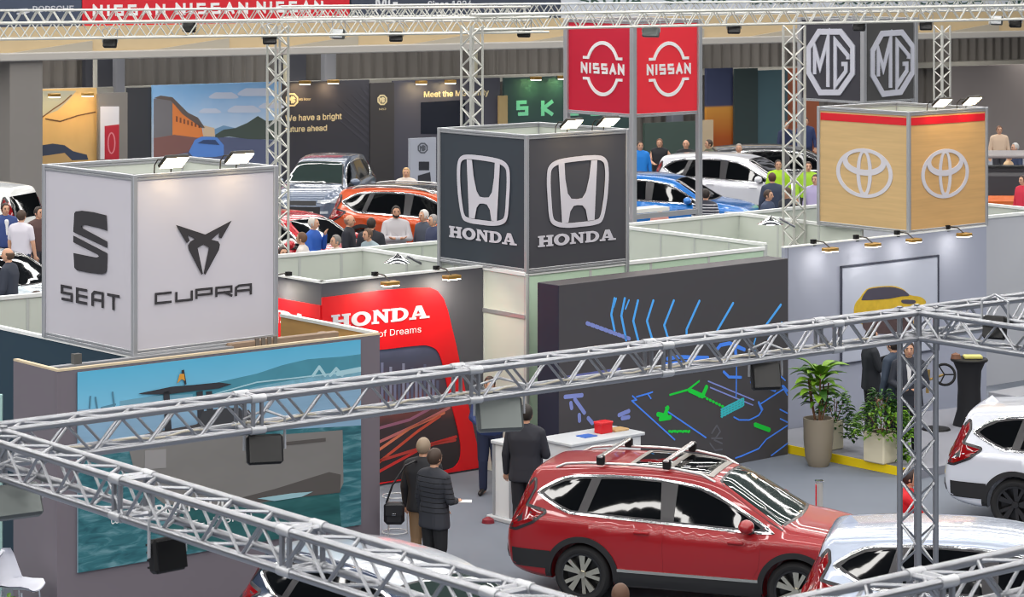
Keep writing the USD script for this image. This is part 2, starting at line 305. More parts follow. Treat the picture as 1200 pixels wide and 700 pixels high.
S1 = zpts([(350, 300), (356, 292), (385, 288), (440, 295), (498, 310), (502, 382), (460, 368), (400, 355), (385, 358), (383, 365), (390, 372), (502, 432), (502, 462), (345, 388)], 0, 175, 4)
S2 = zpts([(345, 405), (502, 487), (500, 568), (494, 580), (478, 586), (430, 581), (362, 568), (350, 555), (346, 487), (400, 498), (452, 508), (466, 503), (460, 494), (345, 436)], 0, 175, 4)
part('emblem', [L.ext(L.px(S1), 0.0, .006), L.ext(L.px(S2), 0.0, .006)], INK, t, 'black S emblem')
def letters_between(pl, txt, p0, p1, h_px, table, wfac, gfac, thf, d0=0.0, d1=.006):
    (u0, v0), (u1, _) = pl.uv(*p0), pl.uv(*p1); h = pl.uv(p0[0], p0[1] - h_px)[1] - v0
    g, w = stroke_text(txt, h, h * wfac, h * gfac, h * thf, table); return pl.ext(affinity.translate(affinity.scale(g, (u1 - u0) / w, 1, origin=(0, 0)), u0, v0), d0, d1)
part('lettering', letters_between(L, 'SEAT', (71.5, 351.5), (140, 364), 18, STROKES, 1.1, .35, .17), INK, t)
CU = zpts([(825, 355), (875, 440), (888, 428), (878, 403), (915, 420), (893, 433), (882, 450), (886, 472), (945, 588), (950, 582), (925, 463), (953, 446), (980, 462), (955, 582), (962, 588), (1025, 472), (1030, 447), (1022, 432), (990, 424), (1030, 388), (1025, 412), (1037, 418), (1085, 335), (962, 400)], 0, 175, 4)
part('emblem', R.ext(R.px(CU), 0.0, .006), INK, t, 'dark winged emblem')
part('lettering', letters_between(R, 'CUPRA', (181.5, 357), (295, 346), 13.5, STROKES, 1.75, .28, .2), INK, t)
flood(R, .42, zt, 'left floodlight on the white S-emblem tower', 0); flood(R, 1.38, zt, 'right floodlight on the white S-emblem tower', 1)
SEAT_C = C
# dark tower with the H emblem
HP = mat('panel_slate_shaded', (52, 60, 69), .55); HP2 = mat('panel_slate_lit', (70, 70, 76), .55); HI = mat('print_silver', (205, 203, 212), .5)  # one slate panel: shade put into the left colour, light into the right
t, L, R, C, zt = tower('charcoal square tower with white framed H emblem on both faces', (617, 321), 3.1, 158, 2.1, HP, HP2, z0=0.0)
HONDA_C, HONDA_L, HONDA_R = C, L, R
ring = Polygon(smooth_loop([L.uv(*p) for p in zpts([(150, 166), (215, 171), (290, 186), (325, 214), (333, 265), (330, 350), (323, 430), (304, 458), (262, 466), (212, 461), (160, 452), (132, 430), (117, 350), (111, 265), (113, 205), (124, 177)], 505, 135, 3.59)], 5)).buffer(0)
ring = ring.difference(ring.buffer(-.072))
Hh = Polygon([L.uv(*p) for p in zpts([(152, 187), (173, 188), (180, 258), (192, 318), (205, 343), (224, 347), (245, 346), (258, 325), (267, 265), (270, 200), (291, 204), (278, 446), (256, 444), (249, 398), (237, 376), (222, 372), (205, 373), (193, 390), (185, 436), (162, 432)], 505, 135, 3.59)]).buffer(0)
emb = unary_union([ring, Hh]); b = emb.bounds
part('emblem', L.ext(emb, 0, .008), HI, t, 'white framed H emblem')
q = lambda x, y: R.uv(615 + x / 3.59, 135 + y / 3.59)
part('emblem', R.ext(fit(affinity.scale(emb, -1, 1), q(92, 0)[0], q(215, 472)[1], q(352, 0)[0], q(230, 172)[1]), 0, .008), HI, t, 'white framed H emblem')
g, w = slab_text('HONDA', 1.0); q2 = lambda x, y: L.uv(505 + x / 3.59, 135 + y / 3.59)
part('lettering', L.ext(fit(g, q2(78, 0)[0], q2(78, 514)[1], q2(362, 0)[0], q2(78, 464)[1]), 0, .008), HI, t)
part('lettering', R.ext(fit(g, q(55, 0)[0], q(55, 558)[1], q(382, 0)[0], q(55, 508)[1]), 0, .008), HI, t)
flood(R, .72, zt, 'left floodlight on the charcoal H-emblem tower', 2); flood(R, 1.48, zt, 'right floodlight on the charcoal H-emblem tower', 3)
HONDA_ZT = zt
# timber-look tower with the triple-ellipse emblem
WOOD = mat('panel_timber', (204, 172, 122), .5, grain=((.8, .8, 14), .10)); WOOD2 = mat('panel_timber_warm', (206, 164, 108), .5, grain=((.8, .8, 14), .10))
t, L, R, C, zt = tower('tan timber-look square tower with red band and white ellipse emblem', (1065, 275), 3.1, 131, 2.1, WOOD, WOOD2)
TOY_C = C
RED = mat('print_red', (212, 20, 38), .5)
for pl in (L, R): part('red_band', pl.box(.06, zt - .24, 2.04, zt - .11, -.012, -.002), RED, t, 'red band')
def ell(cx, cy, a, b, n=48): return Polygon([(cx + a * math.cos(i * 2 * math.pi / n), cy + b * math.sin(i * 2 * math.pi / n)) for i in range(n)])
def oval_emblem(pl, p, x0, x1, y0, y1):
    c = pl.uv(*p); a = abs(pl.uv(x1, p[1])[0] - pl.uv(x0, p[1])[0]) / 2; b = abs(pl.uv(p[0], y0)[1] - pl.uv(p[0], y1)[1]) / 2
    g = unary_union([ell(0, 0, a, b).difference(ell(0, 0, a * .87, b * .86)), ell(0, .42 * b, .76 * a, .52 * b).difference(ell(0, .50 * b, .60 * a, .36 * b)), ell(0, 0, .27 * a, .95 * b).difference(ell(0, .02 * b, .15 * a, .80 * b))]).intersection(ell(0, 0, a, b))
    return pl.ext(affinity.translate(g, *c), -.012, 0)
part('emblem', oval_emblem(L, (1012.5, 203), 980, 1046, 174, 232), HI, t, 'white ellipse emblem'); part('emblem', oval_emblem(R, (1108, 203.5), 1080.5, 1136, 174.5, 232.5), HI, t, 'white ellipse emblem')
flood(R, .62, zt, 'left floodlight on the tan ellipse-emblem tower', 4); flood(R, 1.42, zt, 'right floodlight on the tan ellipse-emblem tower', 5)
# tall red tower
NR1, NR2 = mat('panel_red_shaded', (196, 14, 50), .5), mat('panel_red_lit', (226, 44, 58), .5)  # same red twice, painted darker for the shaded left face
C = at(742, 138, 52.0)
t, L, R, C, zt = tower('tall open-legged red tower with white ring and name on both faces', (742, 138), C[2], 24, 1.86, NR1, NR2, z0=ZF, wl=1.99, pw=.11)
WP = mat('print_white', (232, 232, 232), .6)
def ring_name(pl, cpx, hw, hh, lx0, lx1, ly0, ly1):
    c = pl.uv(*cpx); R_ = abs(pl.uv(cpx[0], cpx[1] - hh)[1] - c[1]); Ru = abs(pl.uv(cpx[0] + hw, cpx[1])[0] - c[0]); bnd = .33 * R_
    g = ell(0, 0, Ru, R_).difference(ell(0, 0, Ru * .86, R_ * .87)).difference(sbox(-9, -bnd, 9, bnd))
    for sx in (-1, 1):
        for sy in (-1, 1): xa, xb = sorted((sx * Ru * .84, sx * Ru * 1.16)); ya, yb = sorted((sy * bnd, sy * (bnd + .10 * R_))); g = g.union(sbox(xa, ya, xb, yb))
    m1 = pl.ext(affinity.translate(g, *c), -.012, .005); h = .38 * R_
    l, w = stroke_text('NISSAN', h, h * 1.0, h * .33, h * .24, STROKES_N); W_ = Ru * 2.55
    return m1, pl.ext(affinity.translate(affinity.scale(l, W_ / w, 1, origin=(0, 0)), c[0] - W_ / 2, c[1] - h / 2), -.012, .005)
for pl, c in ((L, (706, 80.5)), (R, (784, 81))):
    a, b = ring_name(pl, c, 20, 32.4, 0, 0, 0, 0); part('emblem', a, WP, t, 'white broken ring'); part('lettering', b, WP, t)
part('base_rail', R.box(0, 2.62, 1.86, 2.72, -.05, .01), FR, t); part('base_rail', L.box(0, 2.62, 1.99, 2.72, -.05, .01), FR, t); part('lower_board', R.box(.06, 2.72, 1.1, 2.80, -.5, -.1), WHITE, t)
# black tower with the octagon emblem
MP1, MP2 = mat('panel_black_shaded', (56, 56, 64), .5), mat('panel_black_lit', (72, 72, 72), .5)  # left face coloured darker for its shade, right face coloured as lit
C = at(1012, 122, 71.0)
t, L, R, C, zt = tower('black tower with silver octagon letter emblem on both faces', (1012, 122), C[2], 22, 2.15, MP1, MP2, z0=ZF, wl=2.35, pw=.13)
def octa(pl, pts8, ls, th):
    o = Polygon([pl.uv(*p) for p in pts8]); g = o.difference(o.buffer(-th)); return unary_union([g] + [LineString([pl.uv(*p) for p in l]).buffer(th * .36, cap_style=2, join_style=2) for l in ls])
o1 = zpts([(235, 135), (345, 135), (408, 215), (408, 350), (340, 447), (240, 447), (182, 345), (182, 220)], 900, 0, 4)
M1 = [zpts([(220, 348), (220, 225), (245, 315), (282, 180), (282, 408)], 900, 0, 4), zpts([(376, 278), (376, 262), (316, 190), (316, 402), (366, 335), (366, 300), (346, 300)], 900, 0, 4)]
dx = 1016.5 - 1007.5
emb = octa(L, o1, M1, .16); part('emblem', L.ext(emb, -.012, .02), mat('silver_print', (206, 208, 220), .4, .2), t, 'silver octagon emblem')
q = lambda x, y: R.uv(900 + x / 4, y / 4)
part('emblem', R.ext(fit(emb, q(480, 0)[0], q(585, 452)[1], q(687, 0)[0], q(585, 138)[1]), -.012, .02), mat('silver_print', 0), t, 'silver octagon emblem')

# ================================================================ BOOTHS
def partition(label, p0, p1, n, z0=0.0, z1=3.1, m=PARTITION, th=.05, group=None):
    p0, p1 = np.array(p0) * (1, 1, 0), np.array(p1) * (1, 1, 0); U = unit(p1 - p0); Ln = float(np.linalg.norm(p1 - p0)); pl = Plane(p0, U)
    t = thing('partition_wall', label, 'wall', p0, math.atan2(U[1], U[0]), group)
    for i in range(n): part('panel', pl.box(i * Ln / n + .02, z0, (i + 1) * Ln / n - .02, z1 - .03, -th / 2 + .01, th / 2 - .01), m, t)
    for i in range(n + 1): part('post', pl.box(i * Ln / n - .025, z0, i * Ln / n + .025, z1, -th / 2, th / 2, .006), mat('partition_post', (196, 200, 196), .5, .2), t)
    part('top_rail', pl.box(0, z1 - .04, Ln, z1 + .02, -th / 2 - .012, th / 2 + .012, .006), mat('partition_rail', (236, 238, 236), .4), t); return t, pl, Ln
MAUVE = mat('wall_mauve_grey', (112, 105, 113), .6); TEAL = mat('wall_teal', (32, 58, 74), .6); SLATE = mat('wall_slate', (80, 80, 88), .6)
# --- booth of the white tower
c0, c1 = atz(67, 436, 3.1), atz(445, 392.5, 3.1); SU = unit((c1 - c0) * (1, 1, 0)); SL = float(np.linalg.norm((c1 - c0)[:2])); SB = np.array([-SU[1], SU[0], 0])
F1 = Plane(c0 * (1, 1, 0), SU)
t = thing('poster_wall', 'mauve-grey exhibition wall carrying the large boat poster', 'wall', c0 * (1, 1, 0), math.atan2(SU[1], SU[0]))
part('front_panel', F1.box(0, 0, SL, 3.1, -.06, 0), MAUVE, t)
part('end_panel', bx(F1.w(.03, 1.55, -.55), (.06, 1.0, 3.1), (SU, SB, UP)), MAUVE, t)
part('edge_strip', [F1.box(0, 3.1, SL, 3.125, -.06, .005), bx(F1.w(.03, 3.112, -.55), (.06, 1.0, .025), (SU, SB, UP))], mat('birch_edge', (206, 188, 158), .6), t, 'pale plywood top edge')
part('side_panel', bx(F1.w(SL - .03, 1.55, -1.1), (.06, 2.1, 3.1), (SU, SB, UP)), mat('plywood_warm', (206, 160, 96), .6, grain=((1, 1, 6), .12)), t, 'plywood side panel')
part('side_rail', bx(F1.w(SL - .03, 3.12, -1.1), (.09, 2.1, .04), (SU, SB, UP)), mat('partition_rail', 0), t, 'white top rail')
part('timber_beam', F1.box(2.62, 2.98, SL - .35, 3.13, -.50, -.40, .01), mat('raw_timber', (150, 128, 108), .65, grain=((2, 2, 20), .2)), t, 'raw timber beam behind the wall top')
part('timber_post', F1.box(SL - .55, 2.2, SL - .45, 3.12, -.60, -.45), mat('raw_timber', 0), t)
part('soffit_rail', F1.box(.05, 3.02, 2.65, 3.10, -.44, -.34), FR, t, 'aluminium rail under the tower')
part('tie_strap', [F1.box(SL - 1.62 + k * .09, 2.96, SL - 1.57 + k * .09, 3.16, -.41, -.385) for k in range(4)], mat('strap_grey', (120, 110, 100), .7), t)
part('bracket', F1.box(.42, 3.10, .52, 3.22, -.42, -.34), mat('bracket_grey', (92, 92, 90), .5), t)
# boat poster: layers of flat print on a board
PB = Plane(F1.w(0, 0, .012), SU); (pu0, pv1) = PB.uv(90.5, 433); pu1 = PB.uv(422, 397)[0]; pv1 = 3.07; pv0 = PB.uv(93, 671)[1]
t = thing('boat_poster', 'large blue poster of a grey motor boat on green water', 'poster', PB.w(pu0, pv0), math.atan2(SU[1], SU[0]))
clip = sbox(pu0, pv0, pu1, pv1)
def lay(name, pts, k, m, lab=None, sm=None):
    g = Polygon(PB.px(pts)).buffer(0).intersection(clip); return part(name, PB.ext(g, .012 + k * .0025, .0145 + k * .0025), m, t, lab)
sea = PB.uv(250, 480)[1]
part('board', PB.box(pu0, pv0, pu1, pv1, 0, .012), ramp_mat('print_sky', 'z', sea - 0.4 - pv0 * 0, pv1, [(0, (150, 186, 206)), (.35, (128, 186, 214)), (1, (72, 160, 192))], noise=.1), t, 'blue sky print') if 0 else None
MATS['print_sky'] = ramp_mat('print_sky', 'z', -.75, .6, [(0, (158, 186, 204)), (.4, (118, 178, 208)), (1, (74, 160, 196))], noise=.08)
def board_local(name, g, k, m):
    """flat print whose mesh keeps world-aligned height in its own space"""
    return part(name, PB.ext(g, k, k + .0025) if k > 0 else PB.ext(g, 0, .012), m, t)
board_local('board', clip, 0, ramp_mat('print_sky2', 'z', 1.25, pv1 - pv0, [(0, (176, 204, 220)), (.4, (132, 194, 222)), (1, (86, 176, 212))], noise=.08))
lay('hill', [(140, 470), (190, 462), (255, 448), (300, 438), (330, 428), (360, 421), (400, 418), (430, 414), (430, 470), (300, 480), (140, 490)], 0, mat('print_hill', (70, 140, 160), .6, grain=(1.5, .12)))
lay('far_town', [(140, 470), (180, 464), (225, 462), (225, 470), (180, 474), (140, 478)], 1, mat('print_town', (110, 160, 182), .6))
lay('near_town', [(240, 470), (300, 453), (345, 445), (375, 440), (400, 434), (430, 428), (430, 452), (380, 458), (320, 468), (250, 480)], 1, mat('print_neartown', (118, 170, 190), .6, grain=(9, .25)))
part('harbour_bridge', PB.ext(unary_union([LineString(PB.px(l)).buffer(.02) for l in [[(366, 440), (373, 430), (380, 440)], [(386, 440), (393, 432), (400, 440)]]] + [LineString(PB.px([(395, 438), (421, 433)])).buffer(.03), LineString(PB.px([(250, 462), (300, 448), (345, 443), (421, 434)])).buffer(.008)]).intersection(clip) if 1 else 0, .0175, .020), mat('print_bridge', (165, 205, 216), .6), t)
part('masts', PB.ext(unary_union([LineString(PB.px(l)).buffer(.012) for l in [[(105, 465), (104, 478)], [(111, 466), (113, 480)], [(131, 460), (133, 477)], [(118, 478), (134, 474)]]]).intersection(clip), .0175, .020), mat('print_mast', (80, 132, 156), .6), t)
lay('pale_water', [(88, 480), (250, 472), (430, 452), (430, 520), (88, 545)], 2, mat('print_palewater', (132, 168, 196), .6, grain=((1, 1, 6), .1)))
lay('sea', [(88, 530), (200, 520), (300, 505), (395, 500), (430, 498), (430, 660), (88, 680)], 3, wave_mat('print_sea', (34, 84, 96), (52, 112, 122), (104, 148, 158), (2.2, 2.2, 9), 1.5, 8))
lay('green_sea', [(190, 596), (300, 586), (396, 578), (400, 640), (300, 655), (200, 640)], 4, wave_mat('print_green_sea', (26, 74, 78), (36, 92, 94), (50, 104, 106), (1.5, 1.5, 7), 1.2, 5))
lay('hull', [(150, 528), (200, 515), (262, 508), (300, 511), (345, 508), (400, 504), (401, 566), (396, 577), (340, 583), (300, 590), (240, 598), (190, 590), (160, 565)], 5, mat('print_hull', (124, 122, 120), .5, grain=((.7, .7, 1.5), .08)), 'grey boat hull')
lay('hull_shadow', [(262, 588), (320, 573), (384, 553), (398, 556), (397, 577), (345, 583), (300, 589)], 6, mat('print_hull_dark', (84, 80, 78), .5))
lay('deck', [(140, 516), (180, 506), (225, 498), (290, 480), (310, 508), (270, 511), (200, 518), (150, 526)], 6, mat('print_deck', (72, 70, 72), .5), 'dark boat deck')
lay('canopy', [(161, 461), (200, 453), (225, 451), (255, 448), (270, 450), (255, 455), (225, 458), (195, 462), (165, 462)], 6, mat('print_canopy', (50, 52, 58), .5), 'dark boat canopy')
for x in (190, 229, 240): lay('canopy_post', [(x, 459), (x + 7, 458), (x + 10, 510), (x + 2, 512)], 6, mat('print_canopy', 0))
lay('wheelhouse', [(236, 482), (262, 478), (280, 478), (296, 502), (225, 508)], 7, mat('print_wheelhouse', (60, 62, 66), .5))
lay('hull_box', [(168, 528), (193, 526), (193, 548), (168, 550)], 7, mat('print_hull_box', (148, 146, 146), .5)); lay('hull_line', [(331, 518), (380, 513), (380, 517), (331, 522)], 7, mat('print_hull_dark', 0))
lay('foam', [(300, 584), (340, 578), (365, 576), (352, 582), (320, 587)], 7, mat('print_foam', (150, 190, 200), .6))
lay('flag_staff', [(211, 434), (214, 433), (217, 450), (215, 451)], 7, mat('print_canopy', 0)); lay('flag', [(209, 438), (214, 438), (215, 446), (211, 444), (206, 449)], 8, mat('print_flag', (214, 150, 52), .6), 'orange flag')
for s, px, w, h, bold in (('CUPRA', (128, 614), 22, 7, True), ('FORMENTOR', (153, 609), 113, 13, True), ('E-HYBRID', (222, 619), 70, 9.5, False)):
    u, v = PB.uv(*px); part('lettering', text_on(PB, s, u, v, h * 30 / FPX, bold, .036, PB.uv(px[0] + w, px[1])[0] - u), WP, t)
# dark teal wall under the tower's left face, white partition beyond
p0 = SEAT_C.copy(); pe = p0 + B3 * 5.2
tw = Plane(pe, -B3); t = thing('teal_wall', 'dark teal exhibition wall under the white tower at left edge', 'wall', pe, PHI)
part('panel', tw.box(0, 0, 5.2, 3.07, -.08, -.02), TEAL, t); part('top_rail', tw.box(0, 3.07, 5.2, 3.11, -.09, -.01), mat('partition_rail', 0), t)
partition('white partition wall behind the white tower at far left', atz(-60, 354, 3.1), atz(120, 338, 3.1), 4)
solo('glass_panel', bx((-6.72, 32.0, 1.28), (1.0, .03, 2.56), None, .01), mat('frosted_glass', (170, 205, 200), .2), 'pale green glass panel at the left frame edge beside the mauve wall', 'panel')
# --- booth of the H tower
h0, h1, h2 = atz(290, 318.5, 3.1), atz(376.5, 332.5, 3.1), atz(566, 313.5, 3.1)
for k, (a, b) in enumerate(((h0, h1), (h1, h2))):
    U = unit((b - a) * (1, 1, 0)); Ln = float(np.linalg.norm((b - a)[:2])); pl = Plane(a * (1, 1, 0), U)
    t = thing('display_wall', ('short red and slate return wall beside the white tower', 'slate display wall with red swoosh frame and white slab-serif name')[k], 'wall', a * (1, 1, 0), math.atan2(U[1], U[0]))
    part('panel', pl.box(0, 0, Ln, 3.1, -.08, 0), SLATE, t); part('top_rail', pl.box(0, 3.1, Ln, 3.13, -.1, .01), mat('partition_rail', 0), t)
    RD = mat('print_bright_red', (222, 8, 22), .5)
    if k == 1:
        outer = Polygon(pl.px([(340, 351), (376, 349), (440, 341), (480, 337.5), (503, 337), (512, 341), (519, 350), (524, 364), (534, 405), (545, 460), (556, 512), (569, 564), (520, 570), (445, 584), (376, 596), (340, 600)])).buffer(0).intersection(sbox(0, 0.03, Ln, 3.1))
        inner = Polygon(smooth_loop(pl.px([(370, 420), (410, 413), (445, 410), (490, 405), (503, 406), (512, 412), (518, 428), (526, 465), (537, 510), (539, 532), (534, 545), (522, 551), (480, 560), (445, 566), (400, 572), (370, 577), (366, 560), (366, 440)]), 4)).buffer(0)
        part('red_frame', pl.ext(outer.difference(inner), 0, .02), RD, t, 'red swoosh frame')
        part('night_print', pl.ext(inner.buffer(.01).intersection(sbox(.0, 0, Ln, 3)), 0, .006), ramp_mat('print_night', 'z', .15, 2.5, [(0, (40, 36, 40)), (.28, (60, 48, 52)), (.40, (130, 70, 66)), (.5, (74, 60, 70)), (.75, (66, 70, 92)), (1, (104, 108, 140))], noise=.25), t, 'night city print')
        streaks = [([(440, 545), (490, 505), (515, 488)], (196, 80, 60)), ([(440, 530), (480, 502), (520, 484)], (214, 120, 90)), ([(440, 520), (490, 497), (526, 478)], (190, 110, 110)), ([(440, 555), (500, 522), (534, 512)], (200, 52, 48)), ([(440, 503), (480, 492), (520, 470)], (150, 96, 120)), ([(445, 540), (510, 520), (533, 516)], (186, 64, 56))]
        for pts, c in streaks: part('light_trail', pl.ext(LineString(pl.px(pts)).buffer(.022).intersection(inner), .0065, .0085), mat('print_trail_%d_%d' % c[:2], c, .5), t)
        for i in range(14):
            x = 446 + i * 5; part('building', pl.ext(Polygon(pl.px([(x, 480), (x, 425 + (i * 37 % 23)), (x + 3, 425 + (i * 37 % 23)), (x + 3, 480)])).intersection(inner), .0065, .0085), mat('print_tower_%d' % (i % 3), [(112, 116, 146), (86, 90, 116), (130, 132, 156)][i % 3], .6), t)
        g, w = slab_text('HONDA', 1.0); a_, b_ = pl.uv(387, 386), pl.uv(502, 376)
        part('lettering', pl.ext(fit(g, a_[0], a_[1], b_[0], pl.uv(387, 369)[1]), .02, .03), HI, t)
        u, v = pl.uv(384, 402); part('lettering', text_on(pl, 'The Power of Dreams', u, v, 7.6 * 38 / FPX, False, .022, pl.uv(492, 391)[0] - u), WP, t)
    else:
        a_ = pl.uv(330, 348); part('red_frame', pl.box(0, 1.0, Ln, 2.78, 0, .02), RD, t, 'red frame')
        g, w = slab_text('HONDA', 1.0); a_, b_ = pl.uv(312, 374), pl.uv(361, 380)
        part('lettering', pl.ext(fit(g, pl.uv(285, 368)[0], a_[1] - .02, b_[0], pl.uv(312, 360)[1]), .02, .03), HI, t)
# white partitions of the same booth
partition('white partition behind the red display wall, lined with visitors behind it', atz(300, 302, 3.1), atz(540, 281, 3.1), 5)
partition('white partition running forward from the back partition to the H tower', atz(425, 291, 3.1), atz(590, 316.5, 3.1), 3)
hp0 = h2 * (1, 1, 0); hp1 = HONDA_C
t, pl, Ln = partition('white partition below the left face of the H tower', hp0 + V3(.02, .02, 0), hp1, 1)
part('mid_rail', pl.box(0, 2.42, Ln, 2.48, -.04, .04), FR, t)
hl = atz(627, 331, 3.1) * (1, 1, 0)
l0, l1 = atz(655, 334.5, 3.1), atz(923.5, 303, 3.1); LU = unit((l1 - l0) * (1, 1, 0)); LL = float(np.linalg.norm((l1 - l0)[:2])); LB = np.array([-LU[1], LU[0], 0]); LP = Plane(l0 * (1, 1, 0), LU)
t = thing('graphic_wall', 'charcoal wall printed with a glowing blue and green car skeleton', 'wall', l0 * (1, 1, 0), math.atan2(LU[1], LU[0]))
part('body', LP.box(0, 0, LL, 3.1, -.45, 0, .005), mat('wall_charcoal', (72, 70, 74), .55), t)
part('side_face', bx(LP.w(-.004, 1.55, -.225), (.01, .45, 3.09), (LU, LB, UP)), mat('wall_navy', (38, 40, 58), .55), t, 'dark navy side')
BL, BL2, GN, CY, VI = [mat(n, c, .5) for n, c in (('print_blue', (84, 176, 255)), ('print_deep_blue', (76, 140, 250)), ('print_green', (18, 214, 66)), ('print_cyan', (60, 190, 200)), ('print_violet', (132, 146, 214)))]
def line_set(name, m, lines, w, k=0, lab=None): part(name, LP.ext(unary_union([LineString(LP.px(l)).buffer(ww if (ww := (l_w if (l_w := None) else w)) else w, cap_style=1) for l in lines]).intersection(sbox(0.01, .02, LL - .01, 3.08)), .0 + k * .001, .003 + k * .001), m, t, lab)
q = lambda pts, x0, y0, k: zpts(pts, x0, y0, k)
spark = [q(p, 600, 350, 4) for p in ([(480, 0), (465, 75), (480, 150)], [(528, 0), (512, 80), (535, 195)], [(590, 10), (568, 105), (592, 200)], [(662, 10), (632, 105), (658, 195)], [(758, 10), (713, 125), (732, 190)], [(878, 12), (818, 145), (818, 165)], [(1036, 22), (962, 150)])] + [q([(630, 315), (548, 428)], 780, 290, 4.67), q([(492, 500), (482, 530), (492, 565)], 780, 290, 4.67), [(916, 378), (900, 398)], [(737, 352), (733, 362)], [(722, 350), (719, 360)]]
for i, l in enumerate(spark): line_set('light_stroke', BL, [l], .021 if i < 8 else .014)
line_set('dotted_rail', VI, [[(688 + i * 5.2, 379 + i * 1.9), (690.5 + i * 5.2, 380 + i * 1.9)] for i in range(10)], .03)
line_set('frame_lines', BL2, [q(p, 780, 290, 4.67) for p in ([(280, 560), (300, 535), (350, 525), (430, 560)], [(380, 545), (385, 600)], [(10, 610), (60, 600), (230, 605)], [(0, 640), (90, 630), (200, 622)])], .03, 1)
line_set('axle_lines', BL2, [q(p, 640, 430, 5.385) for p in ([(540, 215), (810, 460)], [(545, 185), (570, 210), (540, 215)], [(570, 190), (640, 170), (670, 160)], [(640, 170), (660, 200)])] + [q(p, 780, 420, 5) for p in ([(415, 50), (412, 225)], [(0, 305), (235, 465)], [(400, 345), (430, 362), (490, 362), (545, 335), (568, 300), (552, 270), (700, 175)], [(410, 585), (440, 575), (545, 530), (590, 475), (712, 395)], [(620, 570), (715, 498)], [(680, 160), (712, 215)], [(640, 75), (700, 130)], [(670, 300), (712, 322)], [(672, 355), (712, 375)])], .012, 1)
line_set('body_line', VI, [q([(262, 172), (510, 275)], 780, 420, 5), q([(250, 135), (515, 245)], 780, 420, 5)], .011, 1)
line_set('motor_shapes', VI, [q(p, 640, 430, 5.385) for p in ([(120, 190), (225, 180)], [(180, 205), (240, 290)], [(265, 325), (290, 355)], [(155, 230), (160, 260)], [(208, 305), (210, 340)], [(460, 305), (520, 280)], [(480, 325), (520, 318)])], .032, 1)
line_set('blue_parts', BL2, [q(p, 780, 420, 5) for p in ([(340, 80), (370, 110), (440, 112)], [(500, 140), (520, 150)], [(600, 175), (640, 190)], [(545, 260), (562, 300)], [(690, 165), (710, 190)])], .022, 2)
line_set('green_parts', GN, [q(p, 780, 420, 5) for p in ([(195, 135), (130, 185), (25, 215)], [(520, 385), (560, 405), (610, 415)], [(195, 225), (230, 225)], [(0, 290), (10, 340)])], .016, 2)
line_set('green_seat', GN, [q(p, 780, 420, 5) for p in ([(140, 188), (215, 222), (238, 170)], [(525, 390), (605, 420)])] + [q([(705, 300), (745, 310), (765, 260)], 640, 430, 5.385), q([(720, 330), (780, 320)], 640, 430, 5.385)], .036, 3)
line_set('green_dots', GN, [q([(240 + i * 18, 236 + i * 9), (246 + i * 18, 239 + i * 9)], 780, 420, 5) for i in range(6)] + [q([(20 + i * 16, 428 + (i % 2) * 4), (26 + i * 16, 428)], 780, 420, 5) for i in range(8)], .02, 2)
line_set('battery_grid', CY, [q([(330 + i * 18, 300 - i * 9), (330 + i * 18, 345 - i * 10)], 780, 420, 5) for i in range(8)] + [q([(325, 300 + j * 14), (450, 238 + j * 14)], 780, 420, 5) for j in range(4)], .014, 2, 'cyan battery grid')
ghost = mat('print_ghost', (92, 92, 100), .6)
line_set('ghost_emblem', ghost, [q(p, 780, 420, 5) for p in ([(270, 440), (300, 395), (320, 430), (285, 480), (330, 500)], [(260, 500), (290, 540), (330, 535)], [(270, 470), (330, 470)])], .014)
u, v = LP.uv(662, 446); part('lettering', text_on(LP, 'e:HEV hybrid drive', u, v, 6.5 * 39 / FPX, False, .003, LP.uv(730, 434)[0] - u), VI, t) if 0 else None
band = Polygon(LP.px([(661, 441), (727, 431), (727, 438), (661, 449)])); part('caption_strip', LP.ext(band, 0, .003), mat('print_strip', (104, 112, 170), .6), t)
# partitions behind the graphic wall
partition('white partition just behind the top of the graphic wall', HONDA_C + A3 * .05 + B3 * .05, atz(895, 290.5, 3.1), 4, m=mat('partition_mint', (196, 222, 196), .5))
partition('white partition along the back of the middle booths', atz(720, 264.5, 3.1), atz(962, 240.5, 3.1), 5)
partition('white partition running forward beside the H tower', atz(737, 266.5, 3.1), atz(897, 286, 3.1), 4)
partition('white partition running forward to the left end of the grey wall', atz(866, 250, 3.1), atz(1010, 268, 3.1), 3)
# --- booth of the timber tower
TW0, TW1 = atz(920, 291, 3.1), atz(1156, 265.5, 3.1); TU = unit((TW1 - TW0) * (1, 1, 0)); TL = float(np.linalg.norm((TW1 - TW0)[:2])); TP = Plane(TW0 * (1, 1, 0), TU); TB = np.array([-TU[1], TU[0], 0])
TG = mat('wall_blue_grey', (160, 165, 182), .6)
t = thing('display_wall', 'pale blue-grey display wall below the tan tower', 'wall', TW0 * (1, 1, 0), math.atan2(TU[1], TU[0]))
part('panel', TP.box(0, 0, TL, 3.1, -.08, 0), TG, t); part('top_rail', TP.box(0, 3.1, TL, 3.12, -.09, .005), mat('partition_rail', 0), t)
part('seam', TP.box(TP.uv(923, 300)[0], .0, TP.uv(923, 300)[0] + .01, 3.1, 0, .006), mat('seam_grey', (120, 122, 132), .6), t)
p0, p1 = TP.uv(984, 312), TP.uv(1099, 300); fv1 = p0[1]; fv0 = 1.05
t = thing('framed_poster', 'framed poster of a yellow car on the blue-grey wall', 'poster', TP.w(p0[0], fv0, .01), math.atan2(TU[1], TU[0]))
part('print', TP.box(p0[0], fv0, p1[0], fv1, .0, .02), mat('print_paleblue', (186, 192, 208), .55, grain=(.5, .05)), t)
fm = mat('frame_dark', (66, 70, 84), .5)
